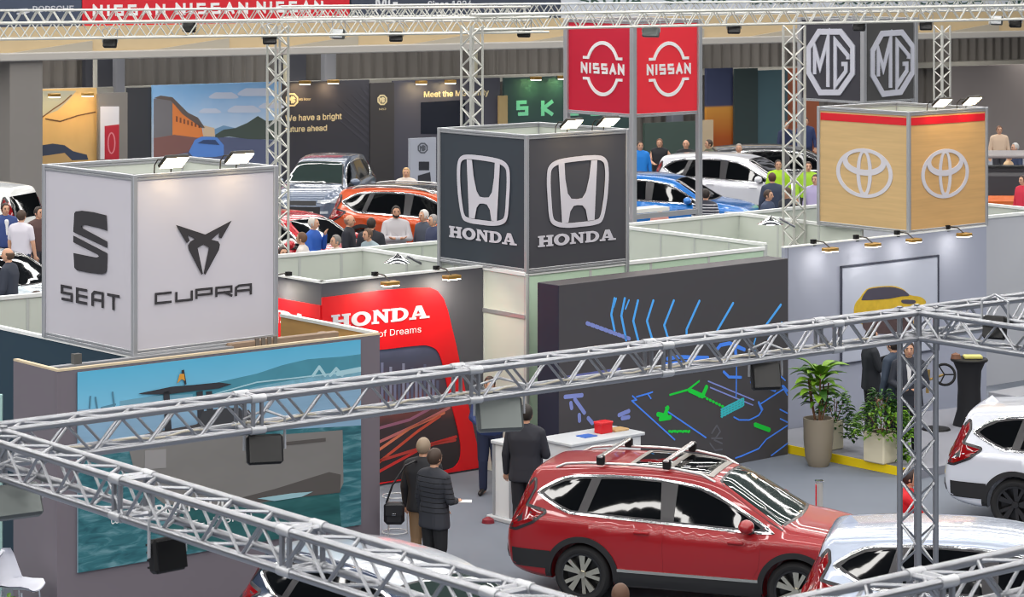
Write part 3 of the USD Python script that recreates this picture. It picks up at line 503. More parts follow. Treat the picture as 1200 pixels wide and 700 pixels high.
for a in ((p0[0], fv1 - .03, p1[0], fv1), (p0[0], fv0, p1[0], fv0 + .03), (p0[0], fv0, p0[0] + .03, fv1), (p1[0] - .03, fv0, p1[0], fv1)): part('frame', TP.box(*a, .0, .035), fm, t)
k = lambda pts: Polygon(smooth_loop(TP.px(zpts(pts, 920, 260, 4.375)), 3)).buffer(0)
YC, GC = mat('print_yellow_car', (206, 172, 48), .5, grain=(4, .2)), mat('print_car_glass', (76, 72, 86), .4)
part('printed_car', TP.ext(k([(348, 465), (355, 420), (382, 385), (395, 365), (430, 338), (540, 328), (600, 345), (635, 375), (690, 385), (718, 410), (700, 430), (640, 450), (655, 520), (600, 545), (500, 550), (400, 530), (360, 500)]), .02, .023), YC, t, 'yellow car print')
part('printed_window', TP.ext(k([(388, 395), (408, 360), (435, 342), (535, 333), (600, 350), (632, 378), (590, 382), (520, 395), (400, 402)]), .023, .026), GC, t)
part('printed_window', TP.ext(k([(595, 400), (660, 402), (655, 420), (600, 418)]), .023, .026), GC, t)
part('printed_body', TP.ext(k([(395, 500), (450, 460), (560, 450), (640, 480), (640, 550), (520, 575), (410, 560)]), .023, .026), mat('print_car_dark', (84, 66, 66), .5, grain=(6, .3)), t)
rw0, rw1 = atz(1150, 254.5, 3.1), atz(1320, 238, 3.1)
partition('light grey partition right of the tan tower', rw0, rw1, 3, m=mat('partition_grey', (186, 188, 196), .55))
partition('white partition crossing behind the tan tower at right', atz(1140, 237.5, 3.1), atz(1300, 254, 3.1), 3)
# raised platform with a yellow edge
e0, e1 = atz(922, 531, 0), atz(1075, 562, 0); e2 = e1 + A3 * 4.2; e3 = TW1 * (1, 1, 0) + V3(1.2, 0, 0)
pf = Polygon([e0[:2], e1[:2], e2[:2], (e3 - LB * 0)[:2], (TW0)[:2]]).buffer(0); m = trimesh.creation.extrude_polygon(pf, .13, engine='earcut')
t = thing('platform', 'low grey stage floor with a yellow front edge under the plants', 'platform', e0)
part('deck', m, mat('platform_carpet', (140, 142, 152), .75), t); EP = Plane(e0, unit(e1 - e0)); part('edge_band', EP.box(0, 0, np.linalg.norm(e1 - e0), .133, -.01, .012), mat('edge_yellow', (238, 208, 12), .5), t, 'yellow edge band')
# ---- small arm spotlights on the display walls
def spot(pl, px, py, label, power=80, col=(1, .93, .82)):
    u, v = pl.uv(px, py); t = thing('spotlight', label, 'lamp', pl.w(u, 3.1, 0), math.atan2(pl.U[1], pl.U[0]))
    c = pl.w(u, 3.04, .34); part('housing', pl.box(u - .13, 3.03, u + .13, 3.085, .26, .42, .01), mat('lamp_brass', (176, 138, 72), .35, .5), t)
    part('lens', pl.box(u - .12, 3.015, u + .12, 3.029, .27, .41), LAMP_COOL, t)
    part('arm', path_tube([pl.w(u, 3.1, -.03), pl.w(u, 3.17, .04), pl.w(u, 3.16, .2), pl.w(u, 3.08, .33)], .011, 6), mat('lamp_bracket', 0), t)
    part('clamp', pl.box(u - .04, 3.08, u + .04, 3.19, -.07, -.0), BLACK, t)
    l = UsdLux.DiskLight.Define(stage, str(t.prim.GetPath().AppendChild('beam'))); l.CreateRadiusAttr(.07); l.CreateIntensityAttr(power); l.CreateColorAttr(Gf.Vec3f(*col))
    w = np.append(pl.w(u, 3.005, .33), 1); w = t.inv @ w; UsdGeom.Xformable(l).AddTranslateOp().Set(Gf.Vec3d(*w[:3])); UsdGeom.Xformable(l).AddRotateXOp().Set(20.0)
    sh = UsdLux.ShapingAPI.Apply(l.GetPrim()); sh.CreateShapingConeAngleAttr(40); sh.CreateShapingConeSoftnessAttr(.8)
HW = Plane(h1 * (1, 1, 0), unit((h2 - h1) * (1, 1, 0))); HW0 = Plane(h0 * (1, 1, 0), unit((h1 - h0) * (1, 1, 0)))
spot(HW0, 336, 331, 'arm spotlight on the red return wall beside the white tower', 330, (1, .9, .7)); spot(HW, 441, 332, 'arm spotlight above the white slab-serif name', 330, (1, .9, .7)); spot(HW, 513, 325, 'arm spotlight at the right end of the red display wall', 330, (1, .9, .7))
for px, py, s in ((955, 290, 'first arm spotlight from the left on the blue-grey wall'), (1005, 284, 'second arm spotlight from the left on the blue-grey wall'), (1053, 279, 'arm spotlight under the near corner of the tan tower'), (1112, 272, 'arm spotlight under the right face of the tan tower')): spot(TP, px, py, s)
def loose_spot(px, py, label):
    c = at(px, py, 41.5 if px < 700 else 44.0); t = thing('reflector_lamp', label, 'lamp', c)
    part('reflector', trimesh.Trimesh(*(lambda m: (m.vertices @ np.diag([1, .7, .5]), m.faces))(trimesh.creation.cone(.22, .3, sections=16))).apply_translation(c), CHROME, t, smooth=50); part('arm', tube(c + V3(.15, 0, .1), c + V3(.42, .1, -.05), .02), ALU, t)
loose_spot(466, 308, 'silver reflector lamp on the white partition left of the H tower'); loose_spot(903, 263, 'silver reflector lamp on the white partition left of the tan tower')
# ================================================================ TRUSSES
PT = math.radians(39.1); AT, BT = V3(math.cos(PT), math.sin(PT), 0), V3(-math.sin(PT), math.cos(PT), 0)
def truss(label, p0, p1, side=None, size=.22, rc=.0255, rb=.0105, pitch=.42, joints=2.0, name='truss_beam', fine=True, cat='truss', chord_mat=ALU, group=None):
    p0, p1 = np.array(p0, float), np.array(p1, float); d = unit(p1 - p0); Ln = float(np.linalg.norm(p1 - p0))
    a = unit(np.cross(d, UP)) if side is None else unit(side); b = np.cross(a, d); h = size / 2
    t = thing(name, label, cat, p0, math.atan2(d[1], d[0]) if abs(d[2]) < .9 else PT, group)
    cs = [(-h, -h), (h, -h), (h, h), (-h, h)]; off = lambda c: a * c[0] + b * c[1]
    for c in cs: part('chord', tube(p0 + off(c), p1 + off(c), rc, 10 if fine else 6), chord_mat, t, smooth=50)
    n = max(2, int(round(Ln / pitch)) * 2); loose = []
    for k in range(4):
        ca, cb = off(cs[k]), off(cs[(k + 1) % 4])
        for i in range(n):
            s0, s1 = (ca, cb) if (i + k) % 2 == 0 else (cb, ca)
            m = tube(p0 + d * (Ln * i / n) + s0, p0 + d * (Ln * (i + 1) / n) + s1, rb, 6)
            if fine: part('brace', m, ALU, t, smooth=50)
            else: loose.append(m)
    if loose: part('braces', loose, chord_mat, t, kind='stuff', smooth=50)
    nj = int(Ln / joints) if joints else 0
    for j in range(1, nj + 1):
        q = p0 + d * (j * Ln / (nj + .5))
        for e in (-.035, .035):
            for k in range(4): part('joint_frame', tube(q + d * e + off(cs[k]), q + d * e + off(cs[(k + 1) % 4]), rb * 1.7, 6), ALU, t, smooth=50)
        for c in cs: part('coupler', tube(q - d * .06 + off(c), q + d * .06 + off(c), rc * 1.22, 10), ALU_DULL, t, smooth=50)
    return t
ZT = 4.83                                     # centre height of the front ring's top chords
def atb(px, py): return atz(px, py, ZT + .12)
K = atz(1075.5, 364.2, ZT) ; KZ = ZT - .11
K = V3(K[0], K[1], KZ)
LA = 9.08
C1 = K - AT * LA
TA = PT
truss('long front truss beam crossing the picture from left to the column', C1 + AT * .15, K - AT * .15)
truss('truss beam running right and away from the column', K + AT * .15, K + AT * 5.5)
truss('truss beam coming forward to the right from the column', K - BT * .15, K - BT * 6.5)
truss('truss beam coming forward from the left end across the boat poster', C1 - BT * .15, C1 - BT * 6.4)
E4 = K - BT * 6.65
truss('nearest truss beam cutting the lower right corner', E4 - AT * 9.1, E4 + AT * 1.0)
truss('upright square truss column in front of the white cars', (K[0], K[1], 0), (K[0], K[1], KZ + .11), side=AT, name='truss_column', pitch=.37, joints=0)
for P, s in ((K, 'corner block joining beams and column'), (C1, 'corner block at the left end of the long front beam')):
    t = thing('truss_corner', 'cube ' + s, 'truss', P, PT); h = .11
    for c in [(-h, -h), (h, -h), (h, h), (-h, h)]:
        o = AT * c[0] + BT * c[1]; part('upright', tube(P + o - UP * .17, P + o + UP * .145, .026, 10), ALU, t, smooth=50)
    for z in (-h, h):
        for s_ in (-h, h): part('bar', tube(P + AT * s_ - BT * .16 + UP * z, P + AT * s_ + BT * .16 + UP * z, .0255, 10), ALU, t, smooth=50); part('bar', tube(P + BT * s_ - AT * .16 + UP * z, P + BT * s_ + AT * .16 + UP * z, .0255, 10), ALU, t, smooth=50)
# distant high truss
FZ = CH + (HOR - 28) * 47 / FPX
cols = [(325.5, 47), (553, 47), (930.5, 47), (1104, 63)]
def far_pt(px, py, Y): return at(px, py, Y)
fk = dict(size=.27, rc=.026, rb=.013, pitch=.36, joints=0, fine=False, chord_mat=mat('far_aluminium', (206, 206, 200), .4, .5))
truss('high distant truss beam over the left half of the hall', far_pt(-40, 37, 44.5), far_pt(640, 28.5, 48), **fk)
truss('high distant truss beam over the right half of the hall', far_pt(555, 26, 47.5), far_pt(1260, 13, 52), **fk)
truss('second distant truss beam behind the first, over the centre', far_pt(330, 14, 62), far_pt(1260, 5, 66), **fk)
truss('second distant truss beam behind the first, at left', far_pt(-40, 20, 56), far_pt(620, 16, 52), **fk)
for (px, Y), s in zip(cols, ('distant truss column beside the grey SUV', 'distant truss column behind the H tower', 'distant truss column left of the tan tower', 'distant truss column behind the lamps of the tan tower')):
    c = far_pt(px, 30, Y); truss(s, (c[0], c[1], 0), c, side=AT, name='truss_column', **fk)
# floodlights hanging from the trusses
def under(px, py, p, d):
    k = (px - 600) / FPX; s_ = (k * p[1] - p[0]) / (d[0] - k * d[1]); return at(px, py, (p + d * s_)[1])
LB_, FB_, RB_ = (K, AT), (C1, -BT), (K, -BT)
fl = [far_pt(-40, 37, 44.5), far_pt(640, 28.5, 48), far_pt(555, 26, 47.5), far_pt(1260, 13, 52)]; FL_, FR_ = (fl[0], unit(fl[1] - fl[0])), (fl[2], unit(fl[3] - fl[2]))
def hang(px, py, Y, w, h, label, tilt, yaw, face='dark', lit=False, drop=.28):
    c = at(px, py, Y) if not hasattr(Y, '__len__') else under(px, py, *Y); t = thing('stage_floodlight', label, 'lamp', c)
    cy, sy = math.cos(yaw), math.sin(yaw); a = V3(cy, sy, 0); n = V3(sy * math.cos(tilt), -cy * math.cos(tilt), math.sin(tilt)); b = np.cross(n, a)
    part('housing', bx(c, (w, h, .09), (a, b, n), .02), BLACK if face == 'dark' else mat('lamp_shell_grey', (92, 96, 96), .4, .4), t)
    part('face', bx(c + n * .047, (w * .88, h * .86, .01), (a, b, n)), {'dark': mat('lamp_face_black', (12, 12, 13), .3), 'grey': mat('lamp_back_grey', (112, 118, 116), .45, .3), 'white': mat('lamp_face_white', (235, 238, 240), .2)}[face], t)
    for i in range(4): part('fin', bx(c - n * .06 + b * (h * (-.33 + .22 * i)), (w * .8, .012, .04), (a, b, n)), BLACK if face == 'dark' else mat('lamp_shell_grey', 0), t)
    for s_ in (-1, 1): part('yoke', path_tube([c + a * s_ * (w / 2 + .015), c + a * s_ * (w / 2 + .015) + UP * drop * .8, c + UP * drop], .011, 6), ALU_DULL, t)
    if face == 'white': part('rim', bx(c + n * .04 - a * w * .5, (.02, h, .1), (a, b, n)), WHITE, t)
    return t
hang(310, 527, LB_, .26, .21, 'black floodlight under the long beam in front of the boat hull', .25, .25)
hang(196, 650, FB_, .23, .20, 'black floodlight under the left beam before the poster water', .15, .75)
hang(897, 441, LB_, .25, .23, 'black floodlight under the long beam in front of the graphic wall', .3, .2)
hang(1166, 384, RB_, .20, .20, 'black floodlight hanging under the right beam above the bar table', .2, -.5)
hang(585, 486, LB_, .36, .26, 'grey floodlight panel hanging above the man in the dark suit', .35, .25, 'grey')
hang(18, 588, FB_, .34, .22, 'grey floodlight panel hanging at the left edge above the chair', .45, .6, 'grey')
for px, py, Y, f, s in ((129, 50, 46, 'dark', 'small dark floodlight on the distant truss above the beige corner'), (222, 32, 46, 'dark', 'small dark floodlight inside the distant truss before the red banner'), (316, 46, 46.5, 'dark', 'small dark floodlight beside the left distant column'), (397, 40, 47, 'white', 'small white floodlight on the distant truss'), (464, 43, 47, 'dark', 'small tilted floodlight on the distant truss above the dark walls'), (614, 38, 47.5, 'dark', 'small dark floodlight on the distant truss left of the red tower'), (763, 38, 48, 'grey', 'grey floodlight in front of the red tower top'), (860, 34, 49, 'dark', 'small dark floodlight on the distant truss right of the red tower'), (1007, 31, 49.5, 'dark', 'small dark floodlight before the gap of the octagon tower'), (1085, 30, 50, 'dark', 'small dark floodlight right of the octagon tower'), (1168, 24, 51, 'white', 'small white floodlight at far right of the distant truss'), (1190, 27, 51, 'dark', 'small dark floodlight at the far right end of the distant truss')):
    hang(px, py, FL_ if px < 620 else FR_, .24 if f != 'grey' else .34, .18, s, .3, rng.uniform(-.6, .6), f)
# cables along the long beam
pts = [K - AT * (.5 + 7.9 * i / 60) + UP * (-.10 + .012 * math.sin(i * 1.7)) + BT * (.08 + .02 * math.sin(i * .9)) for i in range(61)]
solo('power_cable', path_tube(pts, .008, 6), mat('cable_grey', (196, 188, 170), .6), 'pale cable laid along the bottom of the long truss beam', 'cable', smooth=50)
# ================================================================ CARS
def curve(pts):
    p = np.array(sorted(pts)); return PchipInterpolator(p[:, 0], p[:, 1], extrapolate=True)
SUV = dict(L=4.6, W=1.855, H=1.66, wb=2.66, ra=1.02, R=.355, wt=.235,
  top=[(0, .80), (.05, .98), (.13, 1.16), (.22, 1.36), (.30, 1.54), (.36, 1.585), (.6, 1.615), (1.2, 1.655), (1.8, 1.66), (2.3, 1.63), (2.6, 1.575), (2.75, 1.525), (3.1, 1.33), (3.45, 1.13), (3.55, 1.085), (3.7, 1.065), (4.1, 1.0), (4.4, .92), (4.53, .82), (4.6, .66)],
  belt=[(0, .80), (.1, .93), (.3, 1.03), (.9, 1.03), (1.6, .99), (2.4, .96), (3.2, .945), (3.6, .94), (4.1, .90), (4.4, .83), (4.55, .74), (4.6, .66)],
  wid=[(0, .70), (.06, .80), (.2, .865), (.5, .905), (1.0, .925), (2.3, .925), (3.3, .925), (3.8, .915), (4.2, .85), (4.42, .74), (4.54, .60), (4.6, .50)],
  roofw=[(0, .60), (.15, .62), (.3, .60), (.5, .60), (1.2, .625), (2.0, .62), (2.7, .60), (3.1, .66), (3.5, .72), (3.7, .74), (4.2, .66), (4.5, .50), (4.6, .42)],
  zb=[(0, .46), (.1, .36), (.5, .27), (1.2, .24), (3.6, .24), (4.2, .25), (4.5, .30), (4.6, .36)], drop=.07,
  # outlines in side view (x from the rear, z)
  glass_q=[(.47, 1.295), (.56, 1.37), (.74, 1.455), (1.00, 1.50), (1.10, 1.505), (.97, 1.11), (.86, 1.115), (.70, 1.17), (.55, 1.245)],
  glass_r=[(1.20, 1.51), (1.55, 1.525), (1.98, 1.515), (2.02, 1.075), (1.06, 1.105)],
  glass_f=[(2.17, 1.505), (2.45, 1.455), (2.75, 1.335), (3.05, 1.185), (3.26, 1.06), (3.20, 1.035), (2.16, 1.065)],
  frame=[(.40, 1.30), (.52, 1.395), (.72, 1.49), (1.0, 1.535), (1.55, 1.555), (2.0, 1.545), (2.45, 1.485), (2.78, 1.36), (3.08, 1.205), (3.36, 1.045), (3.28, 1.00), (2.1, 1.035), (1.0, 1.075), (.84, 1.085), (.68, 1.14), (.50, 1.225)],
  wind=[(2.74, .55), (2.86, .585), (3.15, .64), (3.47, .70), (3.52, .35), (3.54, 0)], windtop=2.70,
  door_r=[(1.12, 1.05), (2.05, 1.02), (2.06, .46), (1.62, .44), (1.53, .55), (1.42, .68), (1.25, .79), (1.10, .82)], door_f=[(2.08, 1.02), (3.22, .985), (3.27, .90), (3.24, .60), (3.15, .46), (2.09, .46)],
  tail=[(.06, .87), (.10, 1.0), (.18, 1.16), (.27, 1.34), (.34, 1.42), (.35, 1.33), (.25, 1.13), (.52, 1.08), (.38, .97), (.16, .87)], head=[(4.0, .86), (4.25, .865), (4.5, .80), (4.52, .72), (4.35, .70), (4.1, .78)])
class Shell:
    def __init__(s, S):
        s.S = S; L = S['L']; C = {k: curve(S[k]) for k in ('top', 'belt', 'wid', 'roofw', 'zb')}; s.C = C
        xs = np.unique(np.concatenate([np.linspace(0, .4, 13), np.linspace(.4, L - .6, 44), np.linspace(L - .6, L, 14)])); rings = []
        for x in xs:
            top, be, w, rw, zb = (float(C[k](x)) for k in ('top', 'belt', 'wid', 'roofw', 'zb')); be = min(be, top - .02); dr = min(S['drop'], (top - be) * .45)
            rw = min(rw, w - .03); mid = zb + (be - zb) * .5
            cp = [(0, zb), (w * .6, zb), (w - .10, zb + .01), (w - .045, zb + .07), (w - .015, mid - .06), (w - .005, mid + .05), (w, be - .10), (w - .012, be - .02), (w - .05, be + .012)]
            up = [(w - .05 + (rw - w + .05) * t, be + .012 + (top - dr - be - .012) * t ** .94) for t in (.2, .4, .6, .8, .93)]
            rf = [(rw - .012, top - dr * .62), (rw - .045, top - dr * .36), (rw - .11, top - dr * .2), (rw * .62, top - dr * .07), (rw * .3, top - dr * .015), (0, top)]
            cp = [cp[0]] + sum([[tuple(np.array(cp[i]) * (1 - t) + np.array(cp[i + 1]) * t) for t in (.5, 1)] for i in range(len(cp) - 1)], [])
            rings.append(cp + up + rf)
        s.xs, s.rings = xs, np.array(rings); n = s.rings.shape[1]; s.n = n
        half = s.rings; full = np.concatenate([half, half[:, -2:0:-1] * (-1, 1)], 1); k = full.shape[1]
        v = np.array([[x - L / 2, p[0], p[1]] for x, r in zip(xs, full) for p in r]); f = []
        for i in range(len(xs) - 1):
            for j in range(k):
                a, b = i * k + j, i * k + (j + 1) % k; f += [[a, a + k, b + k], [a, b + k, b]]
        for e, fl in ((0, 0), (len(xs) - 1, 1)):
            c = len(v); v = np.vstack([v, [[xs[e] - L / 2, 0, full[e][:, 1].mean()]]])
            for j in range(k): t = [e * k + j, e * k + (j + 1) % k, c]; f.append(t if not fl else t[::-1])
        m = trimesh.Trimesh(v, np.array(f)[:, ::-1] if 0 else f, process=False); m.fix_normals()
        s.man = m3.Manifold(m3.Mesh(np.asarray(m.vertices, np.float32), np.asarray(m.faces, np.uint32)))
        X = np.repeat(xs, n).reshape(-1, n)
        sd = s.rings[:, 5:n - 4]; s.fs = LinearNDInterpolator(np.c_[X[:, 5:n - 4].ravel(), sd[..., 1].ravel()], sd[..., 0].ravel()); s.fn = NearestNDInterpolator(np.c_[X[:, 5:n - 4].ravel(), sd[..., 1].ravel()], sd[..., 0].ravel())
        tp = s.rings[:, n - 9:]; xx, yy, zz = X[:, n - 9:].ravel(), tp[..., 0].ravel(), tp[..., 1].ravel(); s.ft = LinearNDInterpolator(np.r_[np.c_[xx, yy], np.c_[xx, -yy]], np.r_[zz, zz])
        r = xs < .55; rr = s.rings[r][:, 4:]; xx = X[r][:, 4:].ravel(); s.fr = LinearNDInterpolator(np.r_[np.c_[rr[..., 0].ravel(), rr[..., 1].ravel()], np.c_[-rr[..., 0].ravel(), rr[..., 1].ravel()]], np.r_[xx, xx])
        r = xs > L - .9; rr = s.rings[r][:, 4:]; xx = X[r][:, 4:].ravel(); s.ff = LinearNDInterpolator(np.r_[np.c_[rr[..., 0].ravel(), rr[..., 1].ravel()], np.c_[-rr[..., 0].ravel(), rr[..., 1].ravel()]], np.r_[xx, xx])
    def side(s, poly, sg, off=.004, th=.02, res=.09):
        g = poly if hasattr(poly, 'area') else Polygon(poly).buffer(0); out = []
        for p in polys(g):
            e = trimesh.creation.extrude_polygon(p, 1.0, engine='earcut'); e = m3.Manifold(m3.Mesh(np.asarray(e.vertices, np.float32), np.asarray(e.faces, np.uint32)))
            e = e.scale((1, 1, th)).refine_to_length(res); q = e.to_mesh(); v = np.array(q.vert_properties[:, :3], float); f = np.array(q.tri_verts)
            y = s.fs(v[:, 0], v[:, 1]); bad = np.isnan(y)
            if bad.any(): y[bad] = s.fn(v[bad, 0], v[bad, 1])
            y = y + off - th + np.clip(v[:, 2], 0, th)
            out.append(trimesh.Trimesh(np.c_[v[:, 0] - s.S['L'] / 2, sg * y, v[:, 1]], f if sg < 0 else f[:, ::-1], process=False))
        return out
    def flat(s, poly, fn, kind, off=.004, th=.02, res=.1):
        g = poly if hasattr(poly, 'area') else Polygon(poly).buffer(0); out = []
        for p in polys(g):
            e = trimesh.creation.extrude_polygon(p, 1.0, engine='earcut'); e = m3.Manifold(m3.Mesh(np.asarray(e.vertices, np.float32), np.asarray(e.faces, np.uint32)))
            e = e.scale((1, 1, th)).refine_to_length(res); q = e.to_mesh(); v = np.array(q.vert_properties[:, :3], float); f = np.array(q.tri_verts); h = fn(v[:, 0], v[:, 1])
            bad = np.isnan(h)
            if bad.any():
                good = ~bad
                if not good.any(): continue
                h[bad] = [h[good][np.argmin(((v[good][:, :2] - p_[:2]) ** 2).sum(1))] for p_ in v[bad]]
            d = np.clip(v[:, 2], 0, th)
            if kind == 'top': out.append(trimesh.Trimesh(np.c_[v[:, 0] - s.S['L'] / 2, v[:, 1], h + off - th + d], f, process=False))
            elif kind == 'rear': out.append(trimesh.Trimesh(np.c_[h - s.S['L'] / 2 - off + th - d, v[:, 0], v[:, 1]], f[:, ::-1], process=False))
            else: out.append(trimesh.Trimesh(np.c_[h - s.S['L'] / 2 + off - th + d, v[:, 0], v[:, 1]], f, process=False))
        for o in out: o.fix_normals()
        return out
SHELLS = {}
def car(label, loc, yaw, paint, spec='suv', sx=1.0, sz=1.0, rails=True, bars=False, roof=None, alloy='dark', clad=True, group=None, wheels=True, cat='car', sunroof=False, fin=None, glass=None, tint=None, band=None):
    key = (spec, sx, sz)
    if key not in SHELLS:
        S = {k: v for k, v in SUV.items()}
        for k in ('top', 'belt', 'wid', 'roofw', 'zb'): S[k] = [(a * sx, b * (sz if k in ('top', 'belt') else 1)) for a, b in S[k]]
        for k in ('glass_q', 'glass_r', 'glass_f', 'frame', 'door_r', 'door_f', 'tail', 'head'): S[k] = [(a * sx, b * sz) for a, b in S[k]]
        S['wind'] = [(a * sx, b) for a, b in S['wind']]; S['windtop'] *= sx
        for k in ('L', 'wb', 'ra'): S[k] = S[k] * sx
        S['H'] = S['H'] * sz; SHELLS[key] = (S, Shell(S))
    S, sh = SHELLS[key]; L = S['L']; t = thing('car', label, cat, loc, yaw, group); G = glass or DARK_GLASS
    PM = paint; trim = mat('cladding_black', (34, 34, 36), .55); P = lambda n, m, mm, par=t, lab=None, sm=35: part(n, m, mm, par, lab, sm, local=True)
    b = sh.man; ax = (S['ra'], S['ra'] + S['wb']); R = S['R']
    for x in ax: b = b - m3.Manifold.cylinder(3, R + .055, R + .055, 40).translate((0, 0, -1.5)).rotate((90, 0, 0)).translate((x - L / 2, 0, R)).trim_by_plane((0, 0, 1), 0.0) if 0 else b - (m3.Manifold.cylinder(.40, R + .055, R + .055, 40).rotate((90, 0, 0)).translate((x - L / 2, S['W'] / 2 + .05, R)) + m3.Manifold.cylinder(.40, R + .055, R + .055, 40).rotate((90, 0, 0)).translate((x - L / 2, -S['W'] / 2 + .35, R)))
    P('body', b, PM)
    inner = bx((0, 0, .42), (S['wb'] - .9, 1.3, .2)); P('underbody', [inner, bx((ax[0] - L / 2, 0, R + .04), (.7, 1.02, .5)), bx((ax[1] - L / 2, 0, R + .04), (.7, 1.02, .5))], trim)
    for sg in (-1, 1):
        fr = Polygon(smooth_loop(S['frame'], 4)).buffer(0); qg, rg, fg = (Polygon(S[k]).buffer(0) for k in ('glass_q', 'glass_r', 'glass_f'))
        P('window_trim', sh.side(fr.difference(fr.buffer(-.026)), sg, .009), CHROME, lab='chrome window surround')
        P('window_pillar', sh.side(fr.buffer(-.02), sg, .0025), mat('pillar_black', (44, 42, 46), .25), lab='black window pillars')
        for k in (qg, rg, fg): P('side_window', sh.side(k.buffer(-.012), sg, .006), G)
        for k in ('door_r', 'door_f'):
            P('door', sh.side(Polygon(S[k]).buffer(-.006), sg, .005), PM)
            xx, zz = (S[k][1][0] - .26, S[k][1][1] - .09); hy = float(sh.fs(xx, zz)); P('door_handle', bx((xx - L / 2, sg * (hy + .02), zz), (.2, .035, .035), None, .012), PM)
        P('tail_surround', sh.side(Polygon(S['tail']).buffer(.035), sg, .008), mat('pillar_black', 0)); P('tail_light', sh.side(Polygon(S['tail']).buffer(.02).buffer(-.02), sg, .012), mat('tail_red', (128, 4, 10), .10, coat=.6), lab='red tail light')
        P('headlight', sh.side(Polygon(smooth_loop(S['head'], 3)).buffer(0), sg, .012), mat('headlight_glass', (200, 206, 212), .08, .3), lab='clear headlight')
        if clad:
            for x in ax:
                arc = Point(x, R).buffer(R + .115, 24).difference(Point(x, R).buffer(R + .045, 24)).intersection(sbox(x - 1, .30, x + 1, 2)); P('arch_cladding', sh.side(arc, sg, .016, .05), trim)
            sl = sbox(ax[0] + R + .06, .25, ax[1] - R - .06, .43); P('sill_cladding', sh.side(sl, sg, .014, .04), trim); P('sill_strip', sh.side(sbox(ax[0] + R + .10, .43, ax[1] - R - .10, .465), sg, .017, .03), mat('sill_silver', (196, 196, 190), .2, .8), lab='silver sill strip')
            P('rear_corner', sh.side(sbox(.10, .40, ax[0] - R - .05, .62), sg, .012, .04), trim)
        mz, mx = 1.06 * sz, 3.10 * sx; my = float(sh.fs(mx, mz)) if not np.isnan(sh.fs(mx, mz)) else .85
        mir = (m3.Manifold.sphere(1, 20).scale((.095, .13, .085)).translate((mx - L / 2, sg * (my + .15), mz + .04))); mr = P('mirror', mir, PM, sm=True); P('mirror_base', bx((mx - L / 2 + .02, sg * (my + .06), mz - .02), (.10, .16, .07), None, .02), trim, mr)
        if rails:
            pts = [(x * sx - L / 2, sg * (float(sh.C['roofw'](x * sx)) - .03), float(sh.C['top'](x * sx)) - S['drop'] * .5 + h) for x, h in ((.60, .0), (.72, .045), (1.0, .055), (1.6, .055), (2.1, .055), (2.45, .04), (2.62, -.005))]
            P('roof_rail', path_tube(pts, .018, 8), mat('rail_silver', (206, 206, 204), .25, .8), lab='silver roof rail', sm=50)
    W_ = [(x, y) for x, y in S['wind']]; wp = Polygon([(x, y) for x, y in W_] + [(x, -y) for x, y in W_[::-1]] + [(S['windtop'], -.5), (S['windtop'] - .02, 0), (S['windtop'], .5)]).buffer(0)
    P('windshield_surround', sh.flat(wp.buffer(.035), sh.ft, 'top', .004), mat('pillar_black', 0)); P('windshield', sh.flat(wp, sh.ft, 'top', .009), tint or G, lab='sloping windshield')
    if rails or bars or sunroof:
        pass
    rw = Polygon([(-.56, 1.45), (.56, 1.45), (.64, 1.10), (.5, 1.05), (-.5, 1.05), (-.64, 1.10)]) if 1 else None
    P('rear_window', sh.flat(affinity.scale(rw, 1, sz, origin=(0, 0)), sh.fr, 'rear', .008), G)
    for sg in (-1, 1):
        P('rear_lamp', sh.flat(affinity.scale(Polygon([(sg * .52, .97), (sg * .70, .93), (sg * .72, 1.05), (sg * .64, 1.36), (sg * .61, 1.36), (sg * .63, 1.08)]), 1, sz, origin=(0, 0)), sh.fr, 'rear', .014), mat('tail_red', 0), lab='tall red rear lamp')
    sp = [(x * sx, y) for x, y in ((.10, .50), (.14, .58), (.40, .60), (.40, -.60), (.14, -.58), (.10, -.50))]
    vs = []; zt = float(sh.C['top'](.40 * sx))
    spm = m3.Manifold.extrude(m3.CrossSection([np.array(sp)]), .05).refine_to_length(.15).translate((-L / 2, 0, zt - .06)); P('spoiler', spm, PM)
    P('plate', bx((-L / 2 + .045, 0, .84 * sz), (.03, .52, .12)), WHITE); P('rear_bumper', sh.flat(sbox(-.66, .38, .66, .62), sh.fr, 'rear', .015, .04), trim)
    for sg in (-1, 1): P('front_lamp', sh.flat(affinity.scale(Polygon([(sg * .34, .72), (sg * .52, .70), (sg * .70, .74), (sg * .72, .80), (sg * .52, .785), (sg * .36, .78)]), 1, sz, origin=(0, 0)), sh.ff, 'front', .014), mat('headlight_glass', 0), lab='clear front lamp'); P('fog_lamp', sh.flat(sbox(min(sg * .42, sg * .60), .46, max(sg * .42, sg * .60), .52), sh.ff, 'front', .014), mat('headlight_glass', 0))
    P('upper_grille', sh.flat(sbox(-.32, .66 * sz, .32, .76 * sz), sh.ff, 'front', .012, .03), trim)
    P('grille', sh.flat(sbox(-.42, .44, .42, .62 * sz), sh.ff, 'front', .012, .03), trim); P('front_plate', bx((L / 2 + .01, 0, .45), (.03, .5, .11)), WHITE)
    if sunroof:
        P('roof_glass', sh.flat(sbox(1.55 * sx, -.46, 2.52 * sx, .46), sh.ft, 'top', .006), DARK_GLASS); P('roof_glass_frame', sh.flat(sbox(1.50 * sx, -.50, 2.58 * sx, .50).difference(sbox(1.56 * sx, -.45, 2.51 * sx, .45)).union(sbox(1.98 * sx, -.46, 2.06 * sx, .46)), sh.ft, 'top', .010), mat('roof_frame', (150, 146, 140), .35, .5))
    if roof: P('roof_overlay', sh.flat(sbox(.42 * sx, -.57, 2.66 * sx, .57).buffer(-.03).buffer(.03), sh.ft, 'top', .006), roof, lab='contrasting roof panel')  # black roof on the orange car, painted reflection on the dark blue one
